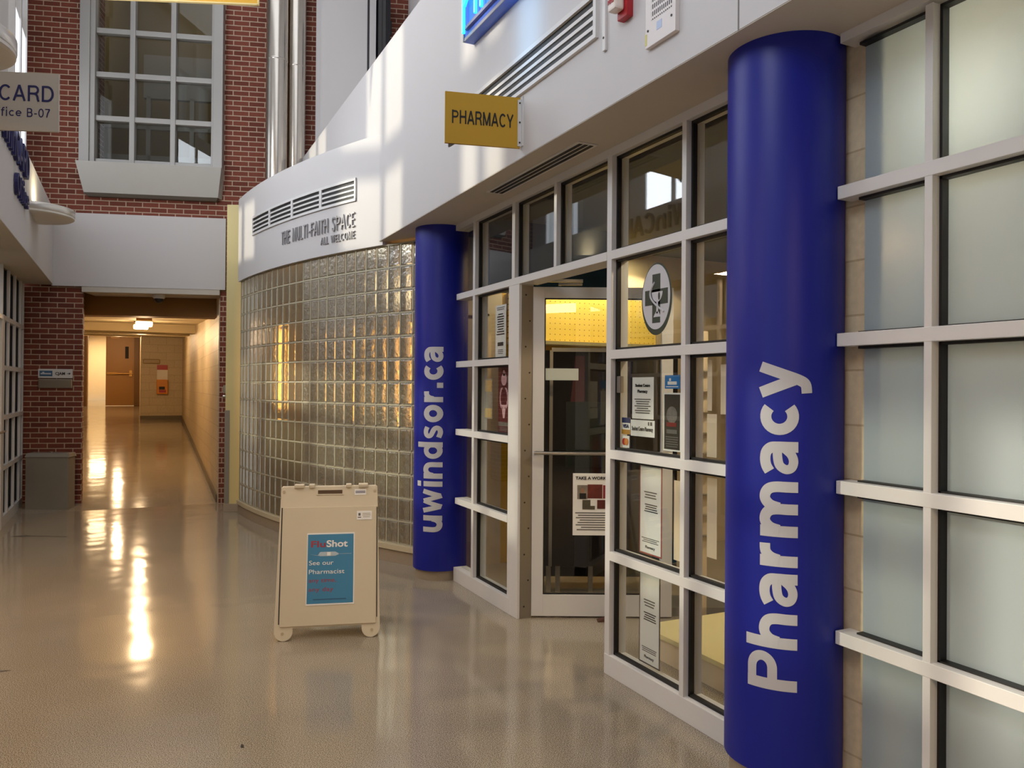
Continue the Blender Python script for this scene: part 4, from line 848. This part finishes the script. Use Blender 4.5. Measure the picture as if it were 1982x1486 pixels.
panel(MF, 'front_panel'); panel(Matrix.Translation((0, .46, 0)) @ Matrix.Rotation(math.radians(13), 4, 'X') @ Matrix.Translation((0, -.03, 0)), 'rear_panel')
for x in (-.22, -.13, .1, .18): MB().box(x, x + (.06 if abs(x) > .15 else .035), .195, .265, .905, .925).build('hinge_tab', M_plastic, sb, bevel=.004)
MB(MF).box(-.074, .078, -.0015, .001, .888, .912).build('handle_slot', pm('slot_brown', '#5a432b', .7, var=.05), sb, bevel=.0)
MB(MF).box(-.082, .086, -.004, .002, .881, .888).box(-.082, -.074, -.004, .002, .888, .912).build('handle_lip', M_plastic, sb)
MB(MF).box(-.285, .293, -.010, .0, .085, .805).build('insert_sheet', pm('cream_insert', '#d9cbb0', .5, var=.03, vscale=5), sb, bevel=.002)
MB(MF).box(-.294, -.288, -.002, .001, .10, .805).build('side_slot_shade', M_gasket, sb); MB(MF).box(.296, .301, -.002, .001, .12, .80).build('side_slot_shade', M_gasket, sb)  # black strips paint in the shade of the side slots
ps = MB(MF).box(-.133, .159, -.0125, -.010, .205, .643).build('poster', M_paper, sb)
MB(MF).box(-.128, .152, -.0135, -.0125, .214, .634).build('blue_field', pm('poster_blue', '#3f86ae', .45, var=.05), ps)
M_pr = pm('poster_red_ink', '#a53540', .5, var=0)
def ptxt(body, mat, x, z, h, w_, b): return text('lettering', body, mat, ps, x, z, -.0136, h, w_, bold=b, depth=.0008, align='l', M=MF)
ptxt('Flu', M_pr, -.108, .556, .038, .088, .02); ptxt('Shot', M_paper, -.014, .556, .040, .130, .025)
ptxt('See our', M_paper, -.118, .447, .027, .148, .0); ptxt('Pharmacist', M_paper, -.118, .393, .027, .216, .0)
ptxt('any time,', M_pr, -.118, .342, .026, .165, 0); ptxt('any day', M_pr, -.118, .288, .026, .150, 0)
M_syr = pm('syringe_grey', '#b7c6cf', .4, var=.1)
MB(MF).prism([(-.118, .512), (-.065, .506), (-.055, .522), (-.05, .526), (.04, .526), (.06, .516), (.06, .508), (.04, .5), (-.05, .5), (-.06, .503)], -.0145, -.0135, 'y').build('syringe', M_syr, ps); MB(MF).box(.06, .14, -.0142, -.0135, .511, .513).build('needle', M_syr, ps); MB(MF).box(-.01, .012, -.0152, -.0145, .502, .524).build('plunger', M_paper, ps)
MB(MF).box(-.09, .11, -.0142, -.0135, .236, .242).build('web_line', pm('dark_blue_ink', '#2e5c7e', .5, var=0), ps)
s_ = MB(MF).box(.155, .228, -.003, 0, .878, .915).build('maker_label', M_paper, sb); lines(MB(MF), .16, .223, .888, .906, 2, -.003).build('small_print', M_navy, s_)
s_ = MB(MF).box(.170, .265, -.0125, -.010, .720, .775).build('crest_sticker', M_paper, sb); MB(MF).box(.18, .194, -.0131, -.0125, .745, .762).box(.177, .197, -.0131, -.0125, .732, .738).build('crest_mark', M_greyink, s_); lines(MB(MF), .205, .258, .732, .765, 3, -.0125).build('small_print', pm('pale_print', '#b9b2a2', .6, var=0), s_)
for x, z in ((-.283, .905), (.283, .905), (-.268, .045), (.268, .045)): MB(MF).tube((x, -.004, z), (x, .0, z), .009, 14).build('rivet', pm('rivet_tan', '#bfae90', .4, var=0), sb)

# ------------------------------------------------------------------ bin, directory sign, left front
t = thing('waste_bin', 'grey metal waste bin in corner by the brick pier', 'bin', (-1.185, 11.20, 0), math.radians(-20))
M_bin = pm('grey_painted_steel', '#8f8a80', .4, metal=.15, var=.08, vscale=4)
MB().box(0, .50, -.02, .17, .0, .66).build('body', M_bin, t, bevel=.006); MB().hull([(-.008, -.03, .655), (.515, -.03, .655), (.515, .18, .655), (-.008, .18, .655)], [(.01, -.01, .705), (.50, -.01, .705), (.50, .17, .705), (.01, .17, .705)]).build('lid', M_bin, t, bevel=.004)
MB().tube((.26, .07, .705), (.26, .07, .72), .02).build('lid_knob', M_steel, t)
t = thing('directory_sign', 'small two plate CJAM direction sign on brick pier', 'sign', tuple(E0 + Matrix.Rotation(RZ_E, 3, 'Z') @ Vector((-.515, 0, 1.506))), RZ_E)
up = MB().box(0, .405, -.025, 0, .128, .245).build('upper_plate', M_white, t, bevel=.003); MB().box(0, .405, -.025, 0, 0, .118).build('lower_plate', pm('taupe_metal', '#a39684', .35, metal=.5, var=.03), t, bevel=.01)
f_ = MB().box(.018, .17, -.0265, -.025, .152, .222).build('blue_field', pm('sign_blue', '#3a6186', .5, var=.1), up); MB().box(.03, .155, -.0272, -.0265, .175, .193).box(.05, .075, -.0272, -.0265, .193, .207).build('white_mark', M_letter, up)
text('lettering', 'CJAM', M_ink, up, .262, .17, -.0255, .035, .115, bold=.02)
MB().box(.345, .372, -.0262, -.025, .184, .190).prism([(.366, .172), (.388, .187), (.366, .202)], -.0262, -.025, 'y').build('arrow', M_ink, up)

w5 = thing('window_5', 'white grid shop front on the left beside the brick pier', 'window', (XL, 11.33, 0), RZ_L, kind='structure')
LM = (-8.6, -8.0, -7.4, -6.8, -6.2, -5.6, -5.0, -4.4, -3.8, -3.2, -2.60, -1.55, -1.05, -.55, -.05, .20)
for s in LM: MB().box(s, s + .05, 0, .12, 0, 2.83).build('mullion', M_white, w5)
MB().box(-1.50, -1.36, 0, .12, 0, 2.30).build('door_jamb', M_white, w5)
for z in (.64, 1.19, 1.73, 2.27):
    MB().box(-8.6, -2.55, -.001, .12, z - .025, z + .025).build('transom_bar', M_white, w5); MB().box(-1.5 if z < 2 else -2.6, .25, -.001, .12, z - .025, z + .025).build('transom_bar', M_white, w5)
MB().box(-8.6, -2.55, -.001, .12, 0, .12).box(-1.5, .25, -.001, .12, 0, .12).build('base', M_white, w5)
for a, b in zip(LM, LM[1:]):
    if a == -2.60: continue
    for z0, z1 in ((.12, .615), (.665, 1.165), (1.215, 1.705), (1.755, 2.245), (2.295, 2.83)): (MB().box(a + .05, b, .055, .061, z0, z1).build('pane', M_glassdark, w5), MB().box(a + .05, a + .064, .03, .055, z0, z1).box(b - .014, b, .028, .055, z0, z1).box(a + .05, b, .03, .055, z0, z0 + .012).box(a + .05, b, .03, .055, z1 - .012, z1).build('gasket', M_gasket, w5))
d3 = thing('door_3', 'white framed glass door of the left shop', 'door', (XL, 11.33, 0), RZ_L, kind='structure')
MB().box(-1.58, -1.50, .02, .07, .01, 2.24).box(-2.55, -2.47, .02, .07, .01, 2.24).box(-2.47, -1.58, .02, .07, .01, .2).box(-2.47, -1.58, .02, .07, 2.15, 2.24).build('door_frame', M_white, d3, bevel=.003)
MB().box(-2.47, -1.58, .04, .046, .2, 2.15).build('pane', M_glassdark, d3); MB().tube((-2.4, -.03, 1.05), (-1.55, -.03, 1.05), .013).build('push_bar', M_steel, d3)
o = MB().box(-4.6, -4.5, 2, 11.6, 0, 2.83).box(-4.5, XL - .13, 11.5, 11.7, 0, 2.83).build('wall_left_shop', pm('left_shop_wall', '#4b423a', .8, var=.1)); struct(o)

t = thing('fascia_lettering', 'navy raised letters UWinCARD Office along the left white fascia', 'lettering', (XLF + .004, 8.62, 3.15), RZ_L)
stext('card_line', 'UWinCARD', M_navy, t, 0, .32, 0, .25, 1.75, .13, .12, 'r', .03); stext('office_line', 'Office', M_navy, t, 0, .04, 0, .19, .80, .13, .12, 'r', .03)
t = thing('hanging_sign', 'grey hanging sign lettered CARD Office B-07 at left edge', 'sign', (-.94, 4.617, 2.79), math.radians(-20))
pn = MB().box(0, .634, -.006, .006, 0, .285).build('panel', pm('taupe_sign', '#bfb6a8', .5, var=.015), t)
stext('card_line', 'UWinCARD', M_navy, pn, .612, .145, -.0062, .078, .50, .135, .14, 'r'); stext('office_line', 'Office B-07', M_navy, pn, .596, .068, -.0062, .043, .285, .13, .12, 'r')
for i, y in enumerate((9.30, 4.80)):
    t = thing('wall_sconce', ('half round white uplight below the navy fascia letters', 'half round white uplight above the grey hanging sign')[i], 'wall lamp', (XLF, y, 3.26), 0, 'half round uplights')
    MB().lathe([(.35, 0), (.37, .012), (.37, .10)], n=32, a0=-PI / 2, a1=PI / 2).build('bowl', pm('sconce_white', '#ded9cf', .4, var=.01), t, smooth=True)
    MB().lathe([(.371, .030), (.374, .034), (.374, .094), (.371, .098)], n=32, a0=-PI / 2, a1=PI / 2).build('rim_band', pm('sconce_rim', '#cfcac2', .25, metal=.4, var=.01), t, smooth=True)
    MB().box(-.0, .02, -.12, .12, -.02, .1).build('wall_plate', M_white, t)
    light('sconce_light', 'AREA', (XLF + .14, y, 3.38), 4, (1, .84, .5), size=.2, rot=(PI, 0, 0))
t = thing('hanging_banner', 'yellow hanging banner cropped by the top of the picture', 'banner', (.20, 7.65, 5.02), math.radians(-22))
MB().box(-.6, .84, -.012, .012, 0, .5).build('panel', pm('bright_yellow', '#e0aa34', .45, var=.02), t); MB().box(-.6, .845, -.014, .014, -.012, .0).box(.84, .852, -.014, .014, -.012, .5).build('edge_trim', pm('pale_yellow_trim', '#e9cf8d', .4, var=0), t)
for x in (-.4, .7): MB().tube((x, 0, .5), (x, 0, 2.98), .006, 8).build('hanger_rod', M_steel, t)

# floor marks
def mark(name, label, cat, pts, mat): return tag(MB().prism(pts, .0004, .0016).build(name, mat), label, cat)
M_mark = pm('worn_dark_vinyl', '#4d453e', .6, var=.2, vscale=20)
mark('floor_arrow', 'thin dark arrow sticker on floor below the left shop door', 'floor sticker', [(-1.12, 9.34), (-.98, 9.25), (-.985, 9.295), (-.60, 9.10), (-.595, 9.115), (-.98, 9.325), (-.97, 9.36)], M_mark)
mark('floor_arrow', 'dark arrow tip sticker on floor at left picture edge', 'floor sticker', [(-.80, 5.10), (-.80, 5.0), (-.70, 4.96), (-.587, 4.965), (-.70, 5.03)], M_mark)
mark('floor_debris', 'tiny dark scrap lying on floor in the foreground', 'scrap', [(.425, 3.50), (.437, 3.49), (.440, 3.515), (.433, 3.53), (.428, 3.52)], M_ink)
for o in list(COL.objects):
    if o.type == 'LIGHT' and o.data.type == 'AREA': o.visible_camera = True
